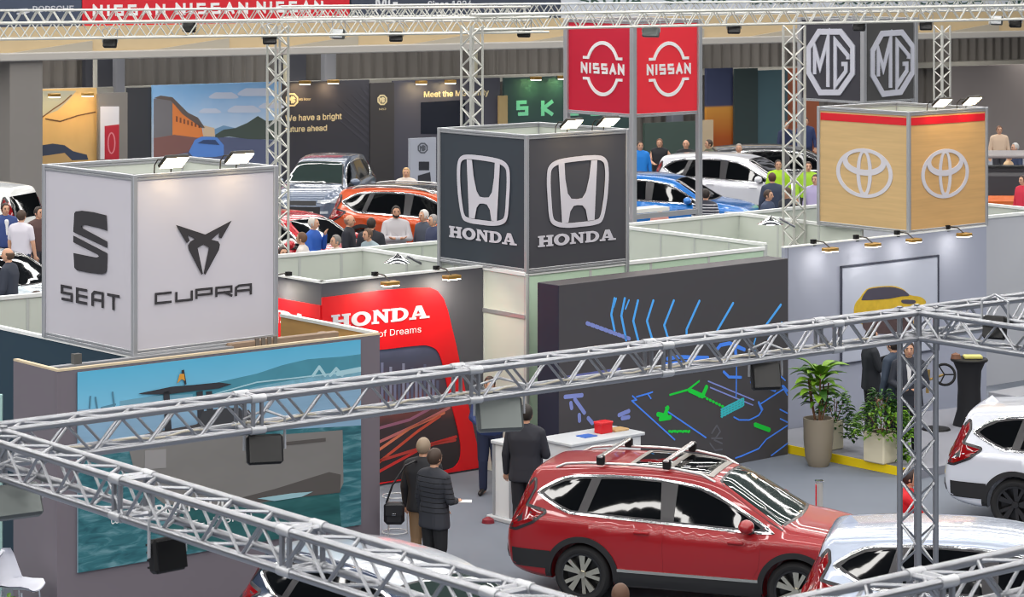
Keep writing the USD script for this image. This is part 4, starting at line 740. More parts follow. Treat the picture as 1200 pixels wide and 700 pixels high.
    if band:
        for sg in (-1, 1): P('flank_band', sh.side(sbox(.10, .62 * sz, 4.3 * sx, .95 * sz).difference(unary_union([Point(x, R).buffer(R + .12) for x in ax])), sg, .009), band, lab='yellow flank band')
        for i in range(3): P('vent_slot', sh.side(sbox(.62, (1.18 + .14 * i) * sz, .80, (1.22 + .14 * i) * sz), 1, .02), BLACK)
    if bars:
        for x in (1.18, 2.02):
            zz = float(sh.C['top'](x)) + .055; yy = float(sh.C['roofw'](x)) - .02
            b_ = P('cross_bar', bx((x - L / 2, 0, zz + .05), (.07, 2 * yy + .1, .032), None, .012), mat('bar_silver', (214, 214, 212), .22, .85), lab='silver roof cross bar')
            for sg in (-1, 1): P('bar_foot', bx((x - L / 2, sg * yy, zz + .005), (.10, .075, .12), None, .015), BLACK, b_)
    if fin: P('roof_fin', trimesh.Trimesh(*(lambda m: (m.vertices * (1, .28, .5) + (.52 * sx - L / 2, 0, float(sh.C['top'](.52 * sx)) - .01), m.faces))(trimesh.creation.cone(.11, .2, sections=12))), fin)
    if wheels:
        for x in ax:
            for sg in (-1, 1): wheel(t, (x - L / 2, sg * (S['W'] / 2 - .135), R), sg, R, alloy)
    return t
def wheel(t, c, sg, R, alloy):
    w = .225; rr = R * .735
    prof = [(rr * .94, -w / 2 + .02), (rr + .015, -w / 2), (R - .045, -w / 2), (R - .012, -w / 2 + .03), (R, -w / 4), (R, w / 4), (R - .012, w / 2 - .03), (R - .045, w / 2), (rr + .015, w / 2), (rr * .94, w / 2 - .02), (rr * .94, -w / 2 + .02)]
    T = trimesh.transformations.rotation_matrix(-math.pi / 2 * sg, [1, 0, 0]); T[:3, 3] = c
    def put(m): m = m.copy(); m.apply_transform(T); return m
    tyre = part('wheel', put(lathe(prof, 36)), RUBBER, t, smooth=40, local=True)
    am = mat('alloy_polished', (206, 202, 186), .2, .9) if alloy == 'two' else mat('alloy_dark', (62, 62, 64), .3, .7) if alloy == 'dark' else mat('alloy_silver', (190, 190, 192), .28, .85)
    part('rim', put(lathe([(rr * .985, w / 2 - .03), (rr * .985, w / 2 - .008), (rr * .90, w / 2 - .012), (rr * .86, w / 2 - .07), (rr * .84, -.02), (0.01, -.03), (0.01, -.04), (rr * .95, -.04), (rr * .985, w / 2 - .03)], 32)), am if alloy != 'two' else mat('alloy_dark', (62, 62, 64), .3, .7), tyre, smooth=40, local=True)
    part('hub_cap', put(lathe([(0.001, w / 2 - .01), (rr * .17, w / 2 - .014), (rr * .20, w / 2 - .05), (.001, w / 2 - .06)], 20)), mat('alloy_dark', 0) if alloy == 'dark' else am, tyre, smooth=40, local=True)
    for k in range(5):
        a0 = 2 * math.pi * k / 5
        for da in (-.17, .30):
            p0, p1 = np.array([math.cos(a0 + da * .25), math.sin(a0 + da * .25)]) * rr * .15, np.array([math.cos(a0 + da), math.sin(a0 + da)]) * rr * .93
            d = unit(p1 - p0); n = np.array([-d[1], d[0]]); wd0, wd1 = rr * .075, rr * (.15 if da > 0 else .09)
            pl = Polygon([p0 - n * wd0, p1 - n * wd1, p1 + n * wd1, p0 + n * wd0]); m = trimesh.creation.extrude_polygon(pl, .035, engine='earcut'); m.apply_translation((0, 0, w / 2 - .052)); m.vertices[:, 2] -= .02 * (1 - np.linalg.norm(m.vertices[:, :2], axis=1) / rr)
            part('spoke', put(m), am, tyre, local=True)
def paint(name, rgb, metal=.25, rough=.28, coat=1.0): return mat('paint_' + name, rgb, rough, metal, coat=coat)
TINT = mat('windshield_glass', (44, 56, 54), .04, spec=.7)
# --- foreground
def place(px, py, z): return atz(px, py, z) * (1, 1, 0)
def car_between(wr, wf, **k):
    """yaw and centre from where the near side's two wheel hubs stand on the floor"""
    a, b = np.array(wr, float), np.array(wf, float); d = unit(b - a); n = np.array([-d[1], d[0]]); c = (a + b) / 2 + n * .79; return c, math.atan2(d[1], d[0])
wr = atz(684, 672, .355)[:2]; hd = math.radians(-19.0); d = V3(math.cos(hd), math.sin(hd), 0); n = V3(-d[1], d[0], 0)
ctr = V3(*wr, 0) + d * (4.6 / 2 - 1.02) + n * .80
car('glossy red SUV with silver roof bars and two-tone alloy wheels', ctr, hd, paint('red', (150, 0, 14), .0, .42, .8), bars=True, sunroof=True, alloy='two', tint=TINT)
car('white SUV behind the truss column at right with black arches', V3(8.05, 36.2, 0) + V3(.38, .12, 0), math.radians(-22), paint('white', (214, 218, 228), .1), fin=mat('fin_white', (214, 218, 226), .3, coat=.8), rails=False)
car('silver-grey SUV at lower right, its rear lamp and roof in front of the red SUV', V3(5.5, 28.75, 0), math.radians(-13), paint('silver', (178, 188, 206), .35, .26), fin=mat('fin_silver', (150, 160, 180), .3, .4, coat=.8), rails=False)
car('dark blue car with painted roof-light reflection on its roof under the truss at bottom centre', place(492, 655, 1.40) + V3(0, -.4, 0), math.radians(-49), paint('night_blue', (44, 58, 84), .4, .22), sx=.98, sz=.88, rails=False, clad=False, alloy='silver', tint=TINT, roof=mat('roof_reflection', (186, 192, 200), .25, .3, coat=.8))  # pale roof colour stands in for roof lights mirrored in the blue paint
# --- cars in the middle of the hall
def rear(px, roofy, h): Y = (CH - ZF - h) * FPX / (roofy - HOR); return V3((px - 600) * Y / FPX, Y, ZF)
car('grey-blue SUV parked before the dark letter wall', rear(380, 183, 1.66), math.radians(-99), paint('slate', (92, 104, 124), .35), sx=.98, sz=1.0, alloy='silver', rails=False, clad=False, tint=TINT)
car('orange crossover with dark roof behind the visitors', rear(505, 218, 1.62), math.radians(-22), paint('orange', (196, 74, 20), .3), sx=.95, sz=.98, alloy='dark', roof=mat('roof_black', (40, 38, 38), .25, coat=.8))
car('dark red car just right of the white tower', rear(346, 249, 1.53), math.radians(-38), paint('ruby', (186, 20, 36), .3), sx=.92, sz=.92, rails=False, clad=False)
car('bright blue crossover seen through the open red tower', rear(782, 203, 1.58), math.radians(-20), paint('azure', (0, 108, 190), .25), sx=.95, sz=.95, rails=False, clad=False, alloy='silver')
car('white crossover parked behind the bright blue one', rear(870, 180, 1.64), math.radians(-26), paint('pearl', (214, 214, 220), .1), sx=.98, sz=.99, rails=False, clad=True, alloy='dark')
car('white van-like car with yellow flank at far left', rear(-74, 211, 1.9), math.radians(162), paint('van_white', (220, 222, 220), .05), sx=1.0, sz=1.14, rails=False, clad=False, band=mat('flank_yellow', (206, 206, 20), .4))
car('silver car behind the seated visitors at far left', rear(-14, 292, 1.5), math.radians(-25), paint('pale_silver', (170, 182, 190), .4), sx=.95, sz=.9, rails=False, clad=False)
car('dark car parked far behind the distant column at right', at(925, 100, 69.3) * (1, 1, 0) + UP * ZF, math.radians(4), paint('black', (40, 42, 46), .3), sx=1.0, sz=.98, rails=False, clad=False)
# ================================================================ BACKGROUND STANDS UNDER THE GALLERY
BP = Plane(GP.w(0, 0, -3.2), GP.U)
def bg(name, x0, x1, ytop, col, label, cat='panel', d=0.0, th=.12, m=None, ybot=None):
    (u0, v), (u1, _) = BP.uv(x0, ytop), BP.uv(x1, ytop); v = BP.uv((x0 + x1) / 2, ytop)[1]; vb = 0 if ybot is None else BP.uv((x0 + x1) / 2, ybot)[1]
    t = thing(name, label, cat, BP.w((u0 + u1) / 2, max(vb, 0)), math.atan2(GP.U[1], GP.U[0]))
    part('board', BP.box(u0, max(vb, 0), u1, v, d - th, d), m or mat('bg_%d_%d_%d' % col, col, .6), t); t.d = d; return t
def bgd(t, name, pts, col, k=1, m=None, buf=None, lab=None):
    g = Polygon(BP.px(pts)).buffer(0) if buf is None else unary_union([LineString(BP.px(l)).buffer(buf) for l in pts])
    return part(name, BP.ext(g, t.d + .004 * k - .003, t.d + .004 * k + .002), m or mat('bgp_%d_%d_%d' % col, col, .6), t, lab)
def bgt(t, s, px, w, h, col, bold=True):
    u, v = BP.uv(*px); part('lettering', text_on(BP, s, u, v, h * 90 / FPX, bold, t.d + .006, BP.uv(px[0] + w, px[1])[0] - u), mat('bgp_%d_%d_%d' % col, col, .6), t)
bg('display_screen', -60, 9, 95, (0, 0, 0), 'blue-green display screen at the far left edge behind the column', 'screen', m=ramp_mat('screen_left', 'z', 0, 3.6, [(0, (60, 110, 130)), (.4, (84, 130, 110)), (1, (104, 104, 136))], noise=.3))
for i in range(7):
    q = GP.w(GL * (i + .5) / 7, 4.55, -1.9); rect_light('added_gallery_fill_%d' % i, q, (GL / 7 * .8, .5), (q[0], q[1] + .9, 0), 9.0, (1, .95, .88))  # added fill lights brightening the stands under the gallery, no real fixtures
t = bg('backdrop', 8, 118, 105, (196, 160, 102), 'warm beige backdrop with lamps beside the gallery column', d=-.3, m=mat('backdrop_beige', (200, 164, 104), .6, grain=((.8, .8, .5), .10)))
bgd(t, 'printed_sky', [(52, 107), (94, 107), (84, 119), (72, 130), (52, 138)], (150, 152, 138)); bgd(t, 'printed_branch', [[(54, 138), (66, 129), (78, 121), (88, 112)], [(58, 140), (75, 143), (96, 136), (116, 132)]], (96, 66, 40), 2, buf=.02)
bgd(t, 'printed_car', [(53, 180), (54, 171), (66, 169), (80, 171), (90, 178), (106, 182), (108, 188), (53, 190)], (44, 56, 80), 2, lab='dark car print')
bgd(t, 'printed_sand', [(53, 184), (80, 180), (90, 190), (53, 195)], (176, 146, 96), 3)
t = bg('booth_frame', 117, 151, 109, (120, 116, 112), 'grey booth frame with a small white and red sign beside the beige backdrop', d=-.1)
bgd(t, 'white_sign', [(119, 125), (141, 125), (141, 187), (119, 187)], (206, 206, 212)); bgd(t, 'red_sign', [(124, 148), (141, 146), (141, 187), (124, 187)], (168, 24, 44), 2)
bgd(t, 'ring_mark', [[(132 + 4 * math.cos(a), 168 + 12 * math.sin(a)) for a in np.linspace(0, 2 * math.pi, 24)]], (204, 120, 130), 3, buf=.02)
bg('dark_column_panel', 151, 181, 103, (46, 48, 54), 'dark upright panel left of the street poster', d=-.1)
t = bg('street_poster', 179, 330, 98, (0, 0, 0), 'street poster with orange houses and a blue car under a cloudy sky', 'poster', m=ramp_mat('poster_sky', 'z', 1.4, 3.6, [(0, (206, 214, 224)), (.5, (176, 198, 224)), (1, (130, 178, 224))], noise=.35))
for cx, cy, a in ((262, 112, 16), (300, 108, 20), (318, 124, 14), (246, 130, 12), (286, 128, 18)): bgd(t, 'cloud', [(cx + a * math.cos(q) * (1 + .2 * math.sin(3 * q)), cy + a * .32 * math.sin(q) * (1 + .3 * math.cos(2 * q))) for q in np.linspace(0, 6.1, 22)], (206, 206, 220), 1, m=mat('print_cloud', (190, 200, 220), .6))
bgd(t, 'grey_house', [(180, 116), (202, 114), (204, 160), (206, 190), (180, 200)], (110, 108, 112)); bgd(t, 'orange_house', [(202, 117), (218, 130), (226, 138), (236, 146), (238, 160), (222, 164), (202, 160)], (212, 124, 62), 2, lab='orange house print')
bgd(t, 'house_roof', [(180, 115), (188, 112), (202, 114), (220, 132), (232, 138), (240, 150), (236, 150), (214, 134), (200, 118)], (96, 84, 80), 3); bgd(t, 'small_house', [(238, 147), (251, 150), (252, 160), (238, 160)], (202, 178, 150), 2)
for i in range(7): bgd(t, 'house_window', [(206 + i * 4.4, 136 + i * 1.6), (208 + i * 4.4, 136.6 + i * 1.6), (208 + i * 4.4, 143 + i * 1.2), (206 + i * 4.4, 142.6 + i * 1.2)], (120, 70, 50), 3)
bgd(t, 'hill', [(250, 152), (262, 147), (275, 150), (275, 158), (250, 158)], (108, 146, 180)); bgd(t, 'tree_row', [(252, 158), (262, 152), (276, 150), (290, 144), (302, 136), (312, 142), (330, 140), (330, 164), (290, 163), (268, 160), (252, 162)], (66, 78, 72), 2)
bgd(t, 'road', [(180, 190), (204, 162), (236, 160), (270, 161), (330, 165), (330, 230), (180, 230)], (84, 92, 122), 1); bgd(t, 'shop_row', [(180, 162), (204, 158), (236, 162), (222, 178), (180, 186)], (122, 84, 80), 3)
bgd(t, 'blue_car', [(221, 178), (228, 164), (236, 160), (254, 161), (262, 170), (262, 182), (252, 184), (226, 184)], (84, 130, 204), 4, lab='blue car print'); bgd(t, 'blue_car_window', [(231, 168), (238, 164), (252, 164), (257, 170)], (50, 70, 110), 5)
GOLD = (222, 206, 160)
t = bg('slogan_wall', 330, 433, 95, (52, 52, 60), 'dark striped wall with a gold two-line slogan about a bright future', 'wall')
for i in range(9): bgd(t, 'diagonal_stripe', [(342 + i * 10, 97), (347 + i * 10, 97), (432, 97 + (85 - i * 10) * .82 + 5), (432, 97 + (85 - i * 10) * .82)], (60, 60, 69), 1)
bgt(t, 'We have a bright', (334, 142), 66, 6.2, GOLD); bgt(t, 'future ahead', (334, 155), 49, 6.0, GOLD); bgt(t, 'MG Motor', (350, 118), 14, 2.6, GOLD, False)
def roundel(t, cx, cy, r, col, k=2):
    o = [(cx + r * math.cos(a), cy + r * 1.05 * math.sin(a)) for a in np.arange(8) * math.pi / 4 + math.pi / 8]
    bgd(t, 'emblem', [o + [o[0]], [(cx - r * .5, cy + r * .5), (cx - r * .5, cy - r * .4), (cx - r * .25, cy), (cx - r * .05, cy - r * .5), (cx - r * .05, cy + r * .5)], [(cx + r * .5, cy - r * .2), (cx + r * .2, cy - r * .5), (cx + r * .2, cy + r * .5), (cx + r * .5, cy + r * .2), (cx + r * .3, cy + r * .1)]], col, k, buf=.022 * max(1, r / 6), lab='octagon emblem')
roundel(t, 342, 117, 7, GOLD)
t = bg('dark_wall', 433, 461, 97, (56, 54, 56), 'narrow dark wall with a small gold octagon emblem', 'wall', d=.05); roundel(t, 447, 117, 5.4, GOLD); bgt(t, 'MG', (443, 129), 8, 2, GOLD, False)
t = bg('screen_wall', 461, 586, 93, (70, 70, 82), 'dark grey wall with gold lettering above a black screen', 'wall')
bgt(t, 'Meet the MG family', (496, 114), 76, 6.2, GOLD); bgd(t, 'screen', [(493, 120), (545, 117), (545, 157), (493, 157)], (26, 30, 42), 2, m=mat('screen_dark', (24, 28, 40), .15)); roundel(t, 503, 168, 4.5, (206, 206, 212))
bg('beige_panel', 582, 592, 112, (170, 146, 104), 'narrow beige panel left of the green letter wall', d=.16, th=.1)
t = bg('green_wall', 591, 742, 89, (52, 74, 74), 'dark green wall with wide-spaced mint letters under green lit lamps', 'wall')
MINT = (130, 212, 172)
for ch, px in zip('SKODA', (605, 634, 664, 692, 720)):
    (u0, v0), (u1, _) = BP.uv(px, 136), BP.uv(px + 14, 136); g, w = stroke_text(ch, 1.0, .85, 0, .24); h = BP.uv(px, 118)[1] - v0
    part('lettering', BP.ext(affinity.translate(affinity.scale(g, (u1 - u0) / w, h, origin=(0, 0)), u0, v0), .002, .012), mat('bgp_130_212_172', MINT, .6), t)
t = bg('green_backdrop', 744, 809, 142, (66, 82, 76), 'dark green backdrop seen through the open red tower', d=.6); bg('beige_pillar', 808, 826, 140, (196, 176, 146), 'beige pillar beside the dark green backdrop', d=.5)
bg('sunset_poster', 828, 859, 80, (0, 0, 0), 'orange sunset poster left of the teal panel', 'poster', m=ramp_mat('poster_sunset', 'z', 0, 3.9, [(0, (120, 40, 30)), (.35, (170, 84, 30)), (.62, (206, 144, 60)), (.64, (60, 66, 96)), (1, (54, 62, 92))]))
bg('dark_green_panel', 857, 884, 80, (48, 62, 62), 'dark green panel between the sunset poster and the teal panel', d=.2, th=.08); bg('teal_panel', 883, 921, 82, (70, 98, 106), 'teal panel left of the distant truss column', d=.1, th=.06)
bg('russet_panel', 921, 962, 80, (150, 84, 56), 'russet panel behind the distant truss column', d=-.1)
bg('grey_backdrop', 1113, 1290, 75, (152, 144, 142), 'large warm-grey backdrop at far right behind the tan tower', d=.1)
t = bg('charge_post', 441, 471, 157, (168, 172, 184), 'pale charging-point board with octagon emblem in front of the dark wall', 'sign', d=2.2)
for args in ((456, 169, 5.0),): o = BP.uv(456, 169)
roundel(t, 455.5, 168.5, 5.5, (84, 88, 96)); bgd(t, 'screen', [(451, 184), (463, 184), (463, 194), (451, 194)], (40, 42, 50), 1); bgd(t, 'socket_area', [(450, 200), (464, 196), (466, 215), (450, 216)], (44, 46, 54), 1)
def bgspot(px, py, label, col=(255, 226, 160)):
    u, v = BP.uv(px, py); t = thing('wall_spotlight', label, 'lamp', BP.w(u, v, .3), math.atan2(GP.U[1], GP.U[0]))
    part('housing', BP.box(u - .16, v - .02, u + .16, v + .08, .25, .5, .01), mat('lamp_brass', 0), t); part('lens', BP.box(u - .14, v - .045, u + .14, v - .022, .27, .48), LAMP_COOL, t); part('arm', tube(BP.w(u, v + .05, 0), BP.w(u, v + .05, .3), .02, 6), BLACK, t)
    l = UsdLux.DiskLight.Define(stage, str(t.prim.GetPath().AppendChild('beam'))); l.CreateRadiusAttr(.1); l.CreateIntensityAttr(90 if 'green' in label else 130); l.CreateColorAttr(Gf.Vec3f(*lin(col)))
    w = t.inv @ np.append(BP.w(u, v - .06, .36), 1); UsdGeom.Xformable(l).AddTranslateOp().Set(Gf.Vec3d(*w[:3])); UsdGeom.Xformable(l).AddRotateXOp().Set(22.0)
    sh = UsdLux.ShapingAPI.Apply(l.GetPrim()); sh.CreateShapingConeAngleAttr(40); sh.CreateShapingConeSoftnessAttr(.8)
for px, py, s, c in ((58, 112, 'wall spotlight left on the beige backdrop', (255, 220, 150)), (97, 111, 'wall spotlight right on the beige backdrop', (255, 200, 110)), (351, 97, 'left wall spotlight above the gold slogan', (255, 214, 160)), (384, 96, 'right wall spotlight above the gold slogan', (255, 214, 160)), (487, 97, 'left wall spotlight on the dark grey screen wall', (255, 224, 160)), (521, 96, 'right wall spotlight on the dark grey screen wall', (255, 224, 160)), (621, 92, 'left wall spotlight on the green letter wall', (190, 255, 150)), (653, 91, 'right wall spotlight on the green letter wall', (190, 255, 160))): bgspot(px, py, s, c)
# ================================================================ PEOPLE
def hull(a, ra, b, rb, n=12):
    s1 = m3.Manifold.sphere(ra, n).translate(tuple(map(float, a))); s2 = m3.Manifold.sphere(rb, n).translate(tuple(map(float, b)))
    return m3.Manifold.batch_hull([s1, s2])
def hullm(ps, n=12): return m3.Manifold.batch_hull([m3.Manifold.sphere(r, n).translate(tuple(map(float, p))) for p, r in ps])
def soft(man, res, it):
    m = asmesh(man.refine_to_length(res)); m.merge_vertices(); 
    if it: trimesh.smoothing.filter_taubin(m, lamb=.5, nu=.52, iterations=it)
    return m
ARMS = {'down': ((.0, .255, 1.13), (.06, .27, .89)), 'fold': ((.07, .26, 1.15), (.25, -.04, 1.17)), 'hold': ((.02, .26, 1.14), (.26, .12, 1.08)), 'phone': ((.06, .25, 1.16), (.30, .06, 1.30)), 'reach': ((.22, .26, 1.22), (.50, .28, 1.18)), 'hip': ((-.08, .36, 1.16), (.06, .18, 1.02)), 'back': ((-.08, .25, 1.14), (-.15, .05, .98)), 'chin': ((.10, .25, 1.18), (.20, .10, 1.42))}
def person(label, px, pyt, top, legs, hair, face=-90, h=1.75, arms=('down', 'down'), skin=(206, 158, 130), sleeve='long', detail=0, Y=None, z0=0.0, lean=0.0, bald=False, longhair=False, beard=None, coat=0.0, stripes=None, group=None, shirt=None, skirt=False, xy=None):
    """stands with the top of the head at pixel (px, pyt); face: heading in degrees, -90 looks at the camera"""
    Y = Y or (CH - h - z0) * FPX / (pyt - HOR); X = (px - 600) * Y / FPX
    if xy is not None: X, Y = xy
    k = h / 1.75; t = thing('person', label, 'person', (X, Y, z0), math.radians(face), group)
    L = lambda *a: np.array([a[0] + lean * max(0, a[2] - .95), a[1], a[2]]) * k
    n = 16 if detail else 10; sk = mat('skin_%d_%d_%d' % skin, skin, .55); tm = mat('cloth_%d_%d_%d' % top, top, .75); lm = mat('cloth_%d_%d_%d' % legs, legs, .8); hm = mat('hair_%d_%d_%d' % hair, hair, .6)
    tors = [(L(0, s * .08, .96), .115 * k) for s in (-1, 1)] + [(L(0, s * .075, 1.12), .105 * k) for s in (-1, 1)], [(L(0, s * .075, 1.12), .105 * k) for s in (-1, 1)] + [(L(-.01, s * .115, 1.33), .105 * k) for s in (-1, 1)] + [(L(-.01, s * .165, 1.42), .062 * k) for s in (-1, 1)] + [(L(-.01, 0, 1.46), .07 * k)]
    legb, armb, handb = [], [], []
    for s in (-1, 1):
        legb += [((L(0, s * .09, .93), .098 * k), (L(.015, s * .10, .52), .062 * k)), ((L(.015, s * .10, .52), .060 * k), (L(-.02, s * .105, .09), .042 * k))]
        e, w = ARMS[arms[0 if s > 0 else 1]]; e, w = L(e[0], s * e[1], e[2]), L(w[0], s * w[1], w[2])
        armb += [((L(-.01, s * .185, 1.41), .060 * k), (e, .044 * k)), ((e, .043 * k), (w, .030 * k))]
        d = unit(w - e); side = unit(np.cross(d, [1, 0, 0] if abs(d[2]) > .7 else [0, 0, 1])); pal = w + d * .075 * k
        handb.append(hullm([(w, .028 * k), (pal + side * .028 * k, .018 * k), (pal - side * .028 * k, .018 * k)], 10))
        curl = unit(np.cross(side, d)) * (1 if detail else 1)
        for f in range(4):
            b0 = pal + side * (.030 - .020 * f) * k; ln = (.036, .043, .040, .030)[f] * k; b1 = b0 + d * ln + curl * .010 * k; b2 = b1 + d * ln * .7 + curl * .022 * k
            handb += [hull(b0, .0095 * k, b1, .0088 * k, 8), hull(b1, .0088 * k, b2, .0075 * k, 8)]
        th = w + d * .03 * k + side * .030 * k; handb += [hull(th, .011 * k, th + (d * .035 + side * .025 + curl * .01) * k, .0095 * k, 8), hull(th + (d * .035 + side * .025 + curl * .01) * k, .0095 * k, th + (d * .065 + side * .028 + curl * .02) * k, .008 * k, 8)]
    hc = L(.015, 0, 1.645); r = .083 * k
    skull = m3.Manifold.sphere(1, 24 if detail else 16).scale((.098 * k, .078 * k, .105 * k)).translate(tuple(hc))
    jaw = hullm([(hc + V3(.045, 0, -.075) * k, .036 * k), (hc + V3(.0, .03, -.05) * k, .045 * k), (hc + V3(.0, -.03, -.05) * k, .045 * k), (hc + V3(.05, 0, .0) * k, .05 * k)], n)
    face_m = [skull, jaw, hull(hc + V3(.088, 0, -.0) * k, .010 * k, hc + V3(.106, 0, -.030) * k, .013 * k, 8)] + [m3.Manifold.sphere(1, 8).scale((.022 * k, .012 * k, .032 * k)).translate(tuple(hc + V3(-.005, s * .078, -.015) * k)) for s in (-1, 1)]
    neck = hull(L(-.01, 0, 1.44), .056 * k, L(.0, 0, 1.56), .052 * k, n)
    feet = [hull(L(-.03, s * .105, .05), .042 * k, L(.15, s * .12, .035), .033 * k, n) for s in (-1, 1)]
    body = m3.Manifold.batch_boolean([hullm(q, n) for q in tors] + [hull(a[0], a[1], b[0], b[1], n) for a, b in legb + armb] + handb + face_m + [neck] + feet, m3.OpType.Add)
    P = lambda nm, m, mm, par=t, lab=None, sm=True: part(nm, m, mm, par, lab, sm, local=True)
    P('body', soft(body, .02, 3) if detail else asmesh(body), sk, sm=45 if not detail else True)
    g = .016 * k; hem = .90 - coat
    tp = [hullm([(p, r_ + g) for p, r_ in q], n) for q in tors]
    if coat: tp.append(hullm([(L(0, s * .08, .98), .128 * k) for s in (-1, 1)] + [(L(0, s * .085, hem + .03), .138 * k) for s in (-1, 1)], n).trim_by_plane((0, 0, 1), hem * k))
    for i, (a, b) in enumerate(armb):
        if sleeve == 'long' or (i % 2 == 0 and sleeve == 'short'):
            b_ = b if sleeve == 'long' else (a[0] * .3 + b[0] * .7, b[1]); tp.append(hull(a[0], a[1] + g, b_[0], b_[1] + g * (1.0 if i % 2 == 0 else .7), n))
    tp = m3.Manifold.batch_boolean(tp, m3.OpType.Add); tp = tp.trim_by_plane((0, 0, 1), (hem) * k) if not coat else tp
    cl = P('top', soft(tp, .03, 4) if detail else asmesh(tp), tm, lab='jacket or shirt', sm=True if detail else 45)
    if stripes:
        zz = np.arange(.98, 1.42, .062)
        for z in zz: P('quilt_seam' if stripes == 'quilt' else 'stripe', asmesh(tp.scale((1.012, 1.012, 1)).trim_by_plane((0, 0, 1), float(z) * k).trim_by_plane((0, 0, -1), -float(z + (.010 if stripes == 'quilt' else .03)) * k)), mat('seam_dark', (24, 25, 30), .8) if stripes == 'quilt' else mat('cloth_stripe', (200, 200, 206), .8), cl)
    if shirt: P('shirt_front', hullm([(L(.075, 0, 1.40), .05 * k), (L(.098, 0, 1.15), .03 * k)], n), mat('cloth_%d_%d_%d' % shirt, shirt, .8)); P('collar', hull(L(-.01, 0, 1.475), .066 * k, L(-.005, 0, 1.50), .058 * k, n), mat('cloth_%d_%d_%d' % shirt, shirt, .8))
    tr = [hullm([(p, r_ + g * .8) for p, r_ in tors[0]], n).trim_by_plane((0, 0, -1), -1.05 * k)] + [hull(a[0], a[1] + g * .8, b[0], b[1] + g * 1.2, n) for a, b in legb]
    tr = m3.Manifold.batch_boolean(tr, m3.OpType.Add); P('trousers', soft(tr, .03, 4) if detail else asmesh(tr), lm, sm=True if detail else 45)
    for s, f in zip((-1, 1), feet): P('shoe', asmesh(f.scale((1.06, 1.0, 1.06))), mat('shoe_dark', (30, 28, 28), .5))
    hs = m3.Manifold.sphere(1, 24 if detail else 16).scale((.110 * k, .090 * k, .113 * k)).translate(tuple(hc + V3(-.010, 0, .012) * k))
    cut = m3.Manifold.cube((.4 * k, .4 * k, .30 * k), True).rotate((0, 8, 0)).translate(tuple(hc + V3(.225, 0, -.090) * k)); hs = hs - cut
    hs = hs.trim_by_plane((0, 0, 1), float(hc[2] - .075 * k))
    if bald: hs = hs.trim_by_plane((0, 0, -1), -float(hc[2] + .035 * k)).trim_by_plane((-1, 0, 0), -float(hc[0] - .0 * k))
    if longhair: hs = hs + (hullm([(hc + V3(-.05, .0, .02) * k, .09 * k), (hc + V3(-.075, .03, -.17) * k, .05 * k), (hc + V3(-.075, -.03, -.17) * k, .05 * k)], n))
    P('hair', soft(hs, .02, 2) if detail else asmesh(hs), hm, sm=True)
    if beard: P('beard', hullm([(hc + V3(.058, 0, -.078) * k, .034 * k), (hc + V3(.02, .035, -.055) * k, .04 * k), (hc + V3(.02, -.035, -.055) * k, .04 * k)], n) - m3.Manifold.cube((.3, .3, .2), True).translate(tuple(hc + V3(.05, 0, .062) * k)), mat('hair_%d_%d_%d' % beard, beard, .7))
    for s in (-1, 1): P('eye', m3.Manifold.sphere(.011 * k, 8).translate(tuple(hc + V3(.086, s * .032, .005) * k)), mat('eye_dark', (40, 34, 30), .2)); P('eyebrow', hull(hc + V3(.092, s * .02, .026) * k, .006 * k, hc + V3(.082, s * .048, .024) * k, .005 * k, 8), hm)
    P('mouth', hull(hc + V3(.088, .018, -.058) * k, .006 * k, hc + V3(.088, -.018, -.058) * k, .006 * k, 8), mat('lip', (168, 96, 88), .5))
    t.k = k; t.L = L; return t
BLK, NAVY, JEAN, CHA = (30, 31, 36), (36, 44, 72), (56, 70, 96), (54, 54, 60)
# foreground
p = person('person in a dark suit seen from behind at the white counter', 616, 470, (40, 42, 52), (36, 38, 46), (40, 34, 30), face=75, h=1.86, Y=35.2, coat=.10, detail=1, shirt=(210, 212, 216), arms=('down', 'hold'))
p1 = person('person in a black quilted jacket seen from behind holding a white sheet', 509, 525, (46, 48, 56), (26, 27, 31), (66, 50, 40), face=48, h=1.75, Y=32.7, coat=.12, detail=1, stripes='quilt', arms=('down', 'hold'))
p2 = person('grey-haired person in black with a shoulder bag beside the quilted jacket', 496, 519, (34, 35, 40), (150, 122, 92), (150, 132, 112), face=68, h=1.76, Y=33.35, coat=.06, detail=1, arms=('down', 'down'))
q = p2.prim; bgp = np.array([p2.prim.GetAttribute('xformOp:translate').Get()])[0]
bc = V3(bgp[0], bgp[1], 0) + V3(-.36, -.22, .86); t = thing('shoulder_bag', 'black shoulder bag hanging at the side of the grey-haired person', 'bag', bc)
part('bag_body', bx(bc, (.26, .14, .28), None, .05), mat('leather_black', (28, 28, 32), .45), t, smooth=40); part('flap', bx(bc + V3(0, -.075, .05), (.22, .02, .14), None, .01), mat('leather_black', 0), t); part('buckle', bx(bc + V3(0, -.09, .0), (.05, .012, .03), None, .004), CHROME, t)
part('strap', path_tube([bc + V3(-.10, 0, .13), bc + V3(-.02, -.02, .36), bc + V3(.14, .02, .60), bc + V3(.26, .12, .635), bc + V3(.33, .28, .56)], .014, 6), mat('leather_black', 0), t)
sh_ = V3(*(np.array(p1.prim.GetAttribute('xformOp:translate').Get()))) + V3(.36, .20, 1.06); solo('paper_sheet', bx(sh_, (.21, .15, .006), None), mat('paper', (238, 238, 236), .7), 'white sheet of paper held by the person in the quilted jacket', 'paper')
person('person in dark blue clothes behind the white counter', 574, 440, (38, 56, 104), NAVY, (60, 44, 36), face=-100, h=1.72, Y=38.4, arms=('hold', 'hold'))
person('person in a red shirt reaching towards the white car, behind the truss column', 1065, 545, (200, 14, 30), (60, 58, 62), (52, 34, 30), face=-10, h=1.70, Y=31.7, detail=1, sleeve='short', arms=('hold', 'reach'))
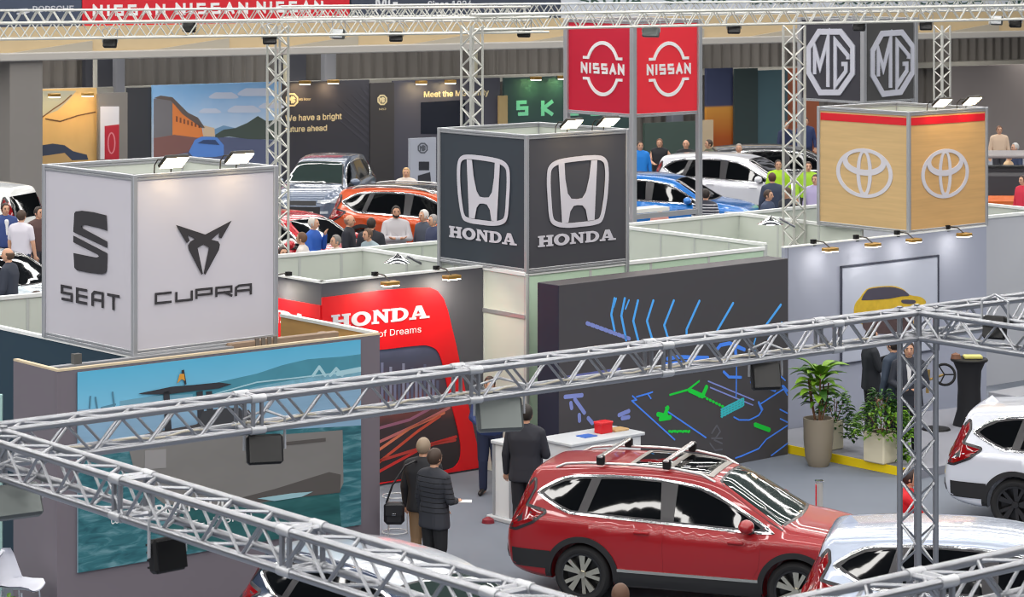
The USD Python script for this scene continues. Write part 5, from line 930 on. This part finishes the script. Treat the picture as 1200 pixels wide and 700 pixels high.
person('person with brown hair at the bottom edge in front of the red car door', 727, 686, (90, 86, 84), (60, 60, 70), (92, 64, 46), face=80, h=1.75, detail=1)
person('leftmost person in a black jacket by the blue-grey wall, behind the plants', 1021, 388, (28, 32, 40), (32, 33, 38), (50, 42, 38), face=10, h=1.76, Y=42.0, z0=.13, coat=.10, arms=('phone', 'phone'), detail=1)
person('person in a dark blue suit turned left, just left of the truss column', 1047, 394, (54, 66, 84), (30, 32, 40), (44, 36, 34), face=140, h=1.78, Y=41.0, z0=.13, coat=.12, detail=1)
person('person in a dark suit seen through the truss column', 1065, 396, (40, 44, 56), (32, 34, 42), (70, 52, 44), face=-95, h=1.77, Y=40.6, z0=.13, coat=.12, detail=1, arms=('hold', 'hold'), shirt=(220, 220, 224))
# visitors behind the partitions
V = [
 ('person in a blue suit and white shirt at far left', 6, 247, (52, 72, 128), NAVY, (54, 38, 30), dict(face=-60, shirt=(230, 230, 232), Y=51.9)),
 ('person in a white T-shirt seen from behind at far left', 25, 247, (216, 212, 222), JEAN, (70, 52, 40), dict(face=70, sleeve='short')),
 ('balding person in a navy vest over a light blue shirt at far left', 10, 287, (46, 52, 66), CHA, (90, 70, 56), dict(face=170, bald=True, h=1.84, Y=43.4)),
 ('person in dark clothes at the left edge of the white tower', 45, 243, (84, 62, 60), CHA, (50, 40, 34), dict(face=-40)),
 ('dark-haired person whose head shows above the partition left of the white tower', 43, 342, (66, 60, 60), CHA, (60, 44, 36), dict(face=-160)),
 ('white-haired person in a bright blue jacket behind the partition', 367, 255, (38, 88, 176), JEAN, (206, 200, 192), dict(face=-20, arms=('chin', 'hold'))),
 ('brown-haired youth in a white top, nearest the white tower', 354, 273, (214, 206, 200), JEAN, (104, 74, 54), dict(face=170, h=1.66)),
 ('shaven-headed person in a black jacket', 409, 252, (34, 36, 46), CHA, (150, 112, 92), dict(face=-10, bald=True)),
 ('person with grey cap and sunglasses behind the partition', 394, 276, (198, 192, 186), CHA, (120, 116, 112), dict(face=-150, h=1.66)),
 ('dark-haired person in a black shirt between the shaven head and the bearded visitor', 435, 256, (36, 38, 46), CHA, (44, 34, 28), dict(face=80, h=1.74)),
 ('youth with fringe looking down at the partition', 438, 268, (150, 168, 176), JEAN, (92, 70, 54), dict(face=-140, h=1.66, lean=.2)),
 ('bearded person in a grey and white sweater, arms folded', 464, 242, (190, 186, 190), JEAN, (40, 32, 30), dict(face=-80, beard=(46, 36, 32), arms=('fold', 'fold'), h=1.80, skin=(196, 148, 120))),
 ('white-haired person in dark grey left of the H tower', 497, 249, (72, 78, 92), CHA, (212, 208, 204), dict(face=-140, h=1.72, Y=50.9)),
 ('grey-haired person in navy partly behind the H tower', 508, 252, (56, 64, 92), CHA, (150, 146, 144), dict(face=-150, h=1.70)),
 ('dark-haired person low at the right edge of the white tower', 331, 290, (120, 40, 40), CHA, (60, 44, 40), dict(face=-60, h=1.64)),
 ('person with long blond hair in front of the dark wall', 476, 197, (216, 206, 196), CHA, (206, 168, 116), dict(face=-90, longhair=True, h=1.68)),
 ('person in a black one-shoulder top inside the open red tower', 773, 163, (24, 25, 32), BLK, (110, 74, 52), dict(face=-100, longhair=True, sleeve='none', h=1.70, arms=('hip', 'hold'))),
 ('person in bright blue at the left leg of the red tower', 750, 166, (18, 120, 206), NAVY, (60, 46, 40), dict(face=-80)),
 ('bald person in black behind the white crossover', 804, 164, (28, 30, 36), BLK, (150, 112, 92), dict(face=-100, bald=True, h=1.78)),
 ('person in a camouflage jacket at the right leg of the red tower', 831, 164, (84, 88, 72), (60, 62, 54), (60, 48, 40), dict(face=-160)),
 ('grey-haired person with a hi-vis stripe behind the white crossover', 866, 169, (70, 72, 76), CHA, (160, 150, 140), dict(face=-100)),
 ('person in a striped dark shirt in front of the blue crossover', 827, 222, (58, 60, 72), JEAN, (44, 36, 32), dict(face=75, stripes='band', h=1.74)),
 ('fair small person low in front of the blue crossover', 773, 242, (206, 150, 140), JEAN, (206, 170, 140), dict(face=-90, h=1.30)),
 ('person in dark blue turned away in front of the white crossover', 905, 203, (52, 62, 84), NAVY, (80, 50, 40), dict(face=100)),
 ('person in dark clothes left of two men before the distant column', 900, 223, (66, 78, 104), CHA, (70, 54, 44), dict(face=-30, h=1.72)),
 ('person with short hair in a dark jacket beside the distant column', 922, 220, (38, 42, 54), CHA, (84, 66, 54), dict(face=-150, h=1.76)),
 ('person in a navy suit standing behind the distant column', 944, 138, (40, 54, 96), NAVY, (44, 36, 32), dict(face=-90, h=1.80)),
 ('person in navy left of the distant column by the teal panel', 921, 142, (36, 46, 78), NAVY, (60, 46, 40), dict(face=-60)),
 ('person in a lime hi-vis vest behind the white crossover bonnet', 912, 188, (168, 214, 40), CHA, (60, 46, 40), dict(face=-90)),
 ('person in a lime hi-vis vest right of the distant column', 947, 190, (160, 206, 50), CHA, (70, 52, 44), dict(face=-90)),
 ('person in lilac at the left edge of the tan tower', 956, 205, (178, 168, 204), JEAN, (70, 52, 44), dict(face=-120)),
 ('person in pale clothes behind the orange vehicle at far right', 1171, 148, (206, 180, 156), CHA, (110, 76, 56), dict(face=-90)),
 ('person in a beige coat right of the tan tower', 1182, 178, (206, 176, 138), (196, 170, 130), (190, 180, 164), dict(face=-30, coat=.35, h=1.68)),
 ('grey-haired person in a navy jacket at the right frame edge', 1190, 168, (44, 56, 84), JEAN, (190, 188, 186), dict(face=-160)),
 ('person in a red top and jeans at the right frame edge', 1199, 206, (204, 40, 66), JEAN, (60, 44, 40), dict(face=-150, h=1.66))]
for lab, px, py, a, b, c, k in V: person(lab, px, py, a, b, c, **dict(dict(z0=ZF), **k))
# ================================================================ PLANTS AND FURNITURE
def leaf(base, d, up, Ln, w, droop=.35, n=7):
    """curved pointed leaf blade with a fold along its midrib"""
    d = unit(d); s = unit(np.cross(d, up)); u = np.cross(s, d); v, f = [], []
    for i in range(n):
        x = i / (n - 1); c = base + d * Ln * x * (1 - .15 * x) + u * (Ln * (.18 * x - droop * x * x)); ww = w * math.sin(math.pi * min(1, x * .92 + .06)) ** .8 / 2
        v += [c - s * ww + u * ww * .35, c, c + s * ww + u * ww * .35]
    for i in range(n - 1):
        for j in (0, 1): a = i * 3 + j; f += [[a, a + 1, a + 4], [a, a + 4, a + 3]]
    k = len(v); v = np.array(v); v2 = v - u * .004; f = np.array(f); return trimesh.Trimesh(np.vstack([v, v2]), np.vstack([f, f[:, ::-1] + k]), process=False)
def leafmat(name, rgb):
    c = lin(rgb)
    MATS[name] = usdkit.material(stage, '/World/Looks/' + name, {"p": ("principled_bsdf", {"base_color": c, "roughness": .4}), "t": ("translucent_bsdf", {"color": tuple(min(1, x * 1.3) for x in c)}), "m": ("mix_closure", {"fac": .25})}, [("p.BSDF", "m.closure1"), ("t.BSDF", "m.closure2")], surface="m.closure"); return MATS[name]
LG = [leafmat('leaf_bright', (104, 148, 48)), leafmat('leaf_mid', (66, 112, 44)), leafmat('leaf_deep', (40, 78, 40)), leafmat('leaf_lime', (132, 176, 52))]
pc = atz(959, 546, 0)
t = thing('pot', 'tall taupe round pot holding the large-leaved plant', 'pot', pc)
part('vessel', lathe([(.001, .0), (.15, 0), (.20, .12), (.228, .40), (.235, .74), (.21, .74), (.20, .68), (.001, .68)], 40, pc), mat('pot_taupe', (138, 128, 112), .5), t, smooth=40); part('soil', lathe([(.001, .69), (.2, .69), (.2, .66)], 24, pc), mat('soil', (60, 48, 38), .9, grain=(30, .4)), t)
t = thing('potted_plant', 'large-leaved plant with reddish stems in the tall taupe pot', 'plant', pc + UP * .69)
for k in range(5):
    a = k * 2.4; b = pc + V3(.05 * math.cos(a), .05 * math.sin(a), .68); e = pc + V3(.16 * math.cos(a), .16 * math.sin(a), 1.28 + .08 * (k % 3)); part('stem', path_tube([b, (b + e) / 2 + V3(.02 * math.cos(a), 0, 0), e], .013, 6), mat('stem_red_brown', (116, 82, 58), .7), t, smooth=50)
for i in range(52):
    a = i * 2.39996; z = .92 + .58 * (i / 51); r = rng.uniform(.03, .12); el = rng.uniform(.25, .9) if z > 1.3 else rng.uniform(-.1, .6)
    big = i > 12
    part('leaf', leaf(pc + V3(r * math.cos(a), r * math.sin(a), z), (math.cos(a) * math.cos(el), math.sin(a) * math.cos(el), math.sin(el)), (0, 0, 1.0001), rng.uniform(.32, .46) if big else rng.uniform(.18, .28), rng.uniform(.13, .20) if big else rng.uniform(.07, .11), .5), LG[rng.choice([0, 0, 1, 3, 3]) if big else rng.choice([1, 1, 2, 0])], t, smooth=True)
def bush(c, rx, ry, rz, n, label, mats, cascade=None, base=.0):
    t = thing('potted_shrub', label, 'plant', c); groups = {}
    pts = []
    for i in range(n):
        u = rng.uniform(0, 2 * math.pi); v = rng.uniform(-.25, 1); r = rng.uniform(.55, 1) ** .5; q = math.sqrt(max(0, 1 - v * v * .8)); pts.append((V3(rx * r * q * math.cos(u), ry * r * q * math.sin(u), rz * r * max(v, -.2)), u))
    if cascade:
        for i in range(cascade[0]): s = rng.random(); pts.append((V3(cascade[1] + rng.uniform(-.08, .08), -ry * .8 + rng.uniform(-.1, .1), -s * cascade[2]), rng.uniform(0, 6.28)))
    for i, (o, u) in enumerate(pts): groups.setdefault(rng.randrange(len(mats)), []).append(leaf(c + o, (math.cos(u), math.sin(u), rng.uniform(-.3, .7)), (0, 0, 1.0001), rng.uniform(.07, .13), rng.uniform(.035, .06), n=4))
    for k, l in groups.items(): part('foliage', l, mats[k], t, kind='stuff', smooth=True)
    for k in range(4): a = k * 1.6; part('stem', tube(c - UP * .08, c + V3(rx * .5 * math.cos(a), ry * .5 * math.sin(a), rz * .6), .008, 5), mat('stem_red_brown', 0), t)
    return t
def planter(c, w, h, label):
    t = thing('planter', label, 'pot', c, PHI); m = bx(c + UP * h / 2, (w, w, h), (A3, B3, UP), .02); part('box', m, mat('planter_cream', (224, 216, 190), .5), t); part('rim', [bx(c + UP * (h + .005) + A3 * s * w * .46, (w * .08, w, .03), (A3, B3, UP)) for s in (-1, 1)] + [bx(c + UP * (h + .005) + B3 * s * w * .46, (w, w * .08, .03), (A3, B3, UP)) for s in (-1, 1)], mat('planter_cream', 0), t); part('soil', bx(c + UP * (h + .004), (w * .84, w * .84, .02), (A3, B3, UP)), mat('soil', 0), t)
e = atz(1019, 545, .13) + B3 * .05 + A3 * .35
planter(e, .42, .44, 'cream square planter with the bright shrub, right of the tall pot'); bush(e + UP * .48, .44, .36, .42, 520, 'bright green shrub trailing over the cream planter', [LG[0], LG[1], LG[3]], (110, .30, .40))
bush(e + UP * .78 + V3(.0, .1, 0), .20, .18, .32, 160, 'dark glossy shrub rising behind the bright shrub', [LG[2], LG[1]])
e2 = atz(982, 531, .13) + B3 * .35 + A3 * .15
planter(e2, .36, .42, 'cream planter half hidden behind the tall taupe pot'); bush(e2 + UP * .46 + V3(.12, 0, 0), .26, .24, .5, 300, 'dark green shrub behind the tall taupe pot', [LG[2], LG[1], LG[0]], (70, .2, .3))
# counter beside the suited person
CW, CG = mat('counter_white', (226, 228, 230), .4), mat('counter_grey', (196, 200, 204), .5)
c = atz(598, 614, 0) + A3 * .28 + B3 * .2; t = thing('counter', 'narrow white demonstration counter with a base plate', 'counter', c, PHI)
part('body', bx(c + UP * .55, (.50, .36, 1.0), (A3, B3, UP), .005), CW, t); part('top', bx(c + UP * 1.085, (.58, .44, .05), (A3, B3, UP), .01), CG, t); part('base_plate', bx(c + UP * .03, (.66, .52, .06), (A3, B3, UP), .01), CG, t)
for sa in (-1, 1):
    for sb in (-1, 1): part('post', bx(c + UP * .56 + A3 * sa * .25 + B3 * sb * .18, (.05, .05, 1.0), (A3, B3, UP), .01), FR, t)
c = atz(690, 511, 1.03) * (1, 1, 0) + V3(.05, .1, 0); t = thing('reception_table', 'white table counter behind the red car', 'table', c, PHI)
part('body', bx(c + UP * .49, (1.35, .62, .98), (A3, B3, UP), .01), CW, t); part('top', bx(c + UP * 1.005, (1.45, .70, .05), (A3, B3, UP), .012), CG, t); part('plinth', bx(c + UP * .02, (1.3, .58, .04), (A3, B3, UP)), BLACK, t)
q = c + UP * 1.03
solo('brochure', [bx(q + A3 * -.15 - B3 * .05 + UP * .006, (.24, .20, .012), (A3, B3, UP))], mat('brochure_blue', (66, 110, 196), .4), 'blue brochure lying on the white table', 'brochure')
t = thing('gift_box', 'small red box on the white table', 'box', q, PHI); part('box', bx(q + A3 * .22 + UP * .07, (.22, .16, .14), (A3, B3, UP), .008), mat('box_red', (206, 20, 30), .4), t); part('lid', bx(q + A3 * .22 + UP * .15, (.235, .175, .035), (A3, B3, UP), .008), mat('box_red_lid', (222, 40, 46), .4), t)
solo('wooden_tray', bx(q + A3 * .50 + UP * .015, (.28, .2, .03), (A3, B3, UP), .006), mat('tray_wood', (196, 160, 110), .6), 'pale wooden tray right of the red box', 'tray')
# standing bar tables under black stretch covers
c = atz(1132, 417, 1.23) * (1, 1, 0) + UP * .13 + V3(0, -.3, 0); t = thing('bar_table', 'black cloth-covered bar table with leaflets by the right wall', 'table', c)
part('cover', lathe([(.001, 0), (.27, 0), (.20, .25), (.185, .6), (.20, .9), (.27, 1.06), (.001, 1.06)], 28, c), mat('stretch_black', (26, 27, 32), .8), t, smooth=40); part('table_top', lathe([(.001, 1.06), (.30, 1.06), (.31, 1.08), (.30, 1.10), (.001, 1.10)], 32, c), BLACK, t, smooth=40)
solo('leaflet_tray', bx(c + V3(.06, 0, 1.13), (.30, .2, .05), None, .01), mat('leaflet_yellow', (214, 206, 120), .5), 'tray of yellow and white leaflets on the black bar table', 'tray'); solo('round_cap', lathe([(.001, 0), (.085, 0), (.07, .07), (.001, .10)], 16, c + V3(-.22, 0, 1.10)), mat('cap_brown', (120, 82, 62), .6), 'round brown bowl-shaped object on the black bar table', 'bowl', smooth=40)
# small driving rig: wheel on a stand
c = atz(1098, 505, .13); c = V3(c[0], c[1], .13) + V3(0, .1, 0)
t = thing('wheel_stand', 'gold stand with a black steering wheel behind the truss column', 'stand', c)
part('pole', tube(c, c + V3(0, 0, .95), .03), mat('brass', (200, 170, 110), .3, .8), t, smooth=50); part('base', lathe([(.001, 0), (.24, 0), (.22, .03), (.001, .05)], 24, c), BLACK, t, smooth=40)
tor = trimesh.creation.torus(.17, .022, 32, 10); tor.apply_transform(trimesh.transformations.rotation_matrix(1.2, [1, 0, 0])); tor.apply_translation(c + V3(.12, -.12, .92)); part('steering_wheel', tor, BLACK, t, smooth=True)
for a in (0, 2.1, 4.2): part('spoke', tube(c + V3(.12, -.12, .92), c + V3(.12 + .16 * math.cos(a), -.12 + .06 * math.sin(a), .92 + .15 * math.sin(a)), .012), BLACK, t)
part('bracket', tube(c + V3(-.1, 0, .82), c + V3(.12, -.1, .92), .02), mat('brass', 0), t); part('seat_post', tube(c + V3(-.14, 0, .6), c + V3(-.12, 0, .98), .028), mat('brass', 0), t)
c = atz(1190, 470, .6) * (1, 1, 0) + V3(.3, 0, 0); solo('low_counter', [bx(c + UP * .465, (1.6, .6, .67), (A3, B3, UP), .01)], mat('counter_mid_grey', (138, 140, 148), .5), 'grey low counter at the right frame edge above the white car', 'counter')
# shell chair at lower left
c = atz(6, 700, .45) * (1, 1, 0) + V3(.06, -.25, 0); t = thing('shell_chair', 'white shell chair on thin legs at the lower left edge', 'chair', c)
prof = [(-.06, 1.07), (-.085, .98), (-.06, .82), (-.02, .70), (.06, .635), (.2, .63), (.36, .645), (.43, .62)]
prof = np.array([np.interp(np.linspace(0, 7, 22), range(8), [p[k] for p in prof]) for k in (0, 1)]).T; v, f = [], []; wd = [.06, .16, .21, .23, .24, .24, .23, .17]; wd = np.interp(np.linspace(0, 7, 22), range(8), wd)
for (x, z), w in zip(prof, wd):
    for j in range(9): y = -w + 2 * w * j / 8; lift = .10 * (abs(y) / w) ** 2.5; v.append((x + (lift if z > .68 else 0) * .8, y, z + (lift * .6 if z <= .68 else 0)))
for i in range(21):
    for j in range(8): a = i * 9 + j; f += [[a, a + 1, a + 10], [a, a + 10, a + 9]]
v = np.array(v); n = trimesh.Trimesh(v, f, process=False).vertex_normals; m = trimesh.Trimesh(np.vstack([v, v - n * .014]), np.vstack([f, np.array(f)[:, ::-1] + len(v)]), process=False)
Tc = trimesh.transformations.rotation_matrix(math.radians(-25), [0, 0, 1]); Tc[:3, 3] = c; m.apply_transform(Tc); part('shell', m, mat('shell_white', (214, 216, 226), .35), t, smooth=True)
for sx_, sy_ in ((.06, -.17), (.06, .17), (.34, -.17), (.34, .17)):
    a_, b_ = Tc @ (sx_, sy_, .63, 1), Tc @ (sx_ * 1.15 - .03, sy_ * 1.3, 0, 1); part('leg', tube(a_[:3], b_[:3], .011), CHROME, t)
part('footrest', tube((Tc @ (.35, -.2, .22, 1))[:3], (Tc @ (.35, .2, .22, 1))[:3], .009), CHROME, t)
bush(atz(14, 700, .35) + V3(0, -.3, -.1), .14, .14, .16, 130, 'small bright green plant at the bottom left corner', [LG[3], LG[0]])
# waste of the hall: metal stand by the poster wall, small bollard beside the red bonnet
c = atz(449, 626, 0); t = thing('wire_stand', 'thin metal wire stand at the right end of the boat poster wall', 'stand', c)
for z in (.03, .52): part('ring', path_tube([c + V3(.16 + .17 * math.cos(a), .17 * math.sin(a), z) for a in np.linspace(0, 2 * math.pi, 20)], .01, 5), ALU_DULL, t)
for a in (0, 2.1, 4.2): part('rod', tube(c + V3(.16 + .17 * math.cos(a), .17 * math.sin(a), 0), c + V3(.16 + .17 * math.cos(a), .17 * math.sin(a), .52), .008, 5), ALU_DULL, t)
c = atz(960, 598, 0); t = thing('bollard', 'short silver post standing behind the red bonnet', 'post', c); part('pillar', bx(c + UP * .2, (.10, .08, .40), None, .01), mat('bollard_silver', (200, 196, 190), .3, .5), t); part('cap', bx(c + UP * .41, (.12, .10, .03), None, .008), CHROME, t); part('sign', bx(c + V3(-.05, -.03, .22), (.012, .06, .3)), mat('print_red', 0), t)
c = atz(572, 613, 0); solo('red_cap', lathe([(.001, 0), (.09, 0), (.08, .05), (.03, .08), (.001, .085)], 16, c), mat('dark_red', (130, 24, 40), .5), 'small dark red object on the floor left of the white counter', 'object', smooth=40)
# white counters seen behind the red tower and at far left
for px, Y, hgt, s, w in ((860, 72, 1.05, 'pale counter under the teal panel behind the white crossover', 1.2),):
    c = at(px, 100, Y) * (1, 1, 0) + UP * ZF
    t = thing('stand_counter', s, 'counter', c, PHI); part('body', bx(c + UP * (hgt / 2 - .03), (w, .6, hgt - .06), (A3, B3, UP), .02), CW, t); part('top', bx(c + UP * (hgt - .03), (w + .1, .7, .06), (A3, B3, UP), .01), mat('counter_top_white', (240, 240, 238), .3), t)
t = thing('utility_vehicle', 'orange utility vehicle with dark cab at far right behind the tan tower', 'vehicle', (at(1180, 205, 61) * (1, 1, 0) + UP * ZF)); b = (at(1180, 205, 61) * (1, 1, 0) + UP * ZF)
part('cab', [bx(b + V3(0, .8, 1.2), (3.4, 1.5, .9), None, .15)], mat('vehicle_dark', (58, 56, 60), .4), t); part('body', bx(b + V3(.1, .7, .65), (3.8, 1.7, .8), None, .12), paint('tractor_orange', (206, 100, 36), .1), t); part('roof', bx(b + V3(0, .8, 1.95), (2.6, 1.5, .08), None, .03), mat('vehicle_roof', (140, 134, 134), .4), t)
for s in (-1.2, 1.25): part('wheel', lathe([(.12, -.12), (.42, -.12), (.45, -.06), (.45, .06), (.42, .12), (.12, .12), (.12, -.12)], 28).apply_transform(trimesh.transformations.rotation_matrix(math.pi / 2, [1, 0, 0])).apply_translation(b + V3(s, -.12, .45)), RUBBER, t, smooth=40)
for s in (-1.2, 1.2): part('roof_post', tube(b + V3(s, .1, 1.5), b + V3(s * .95, .15, 1.95), .04), mat('vehicle_post', (180, 96, 50), .4), t)
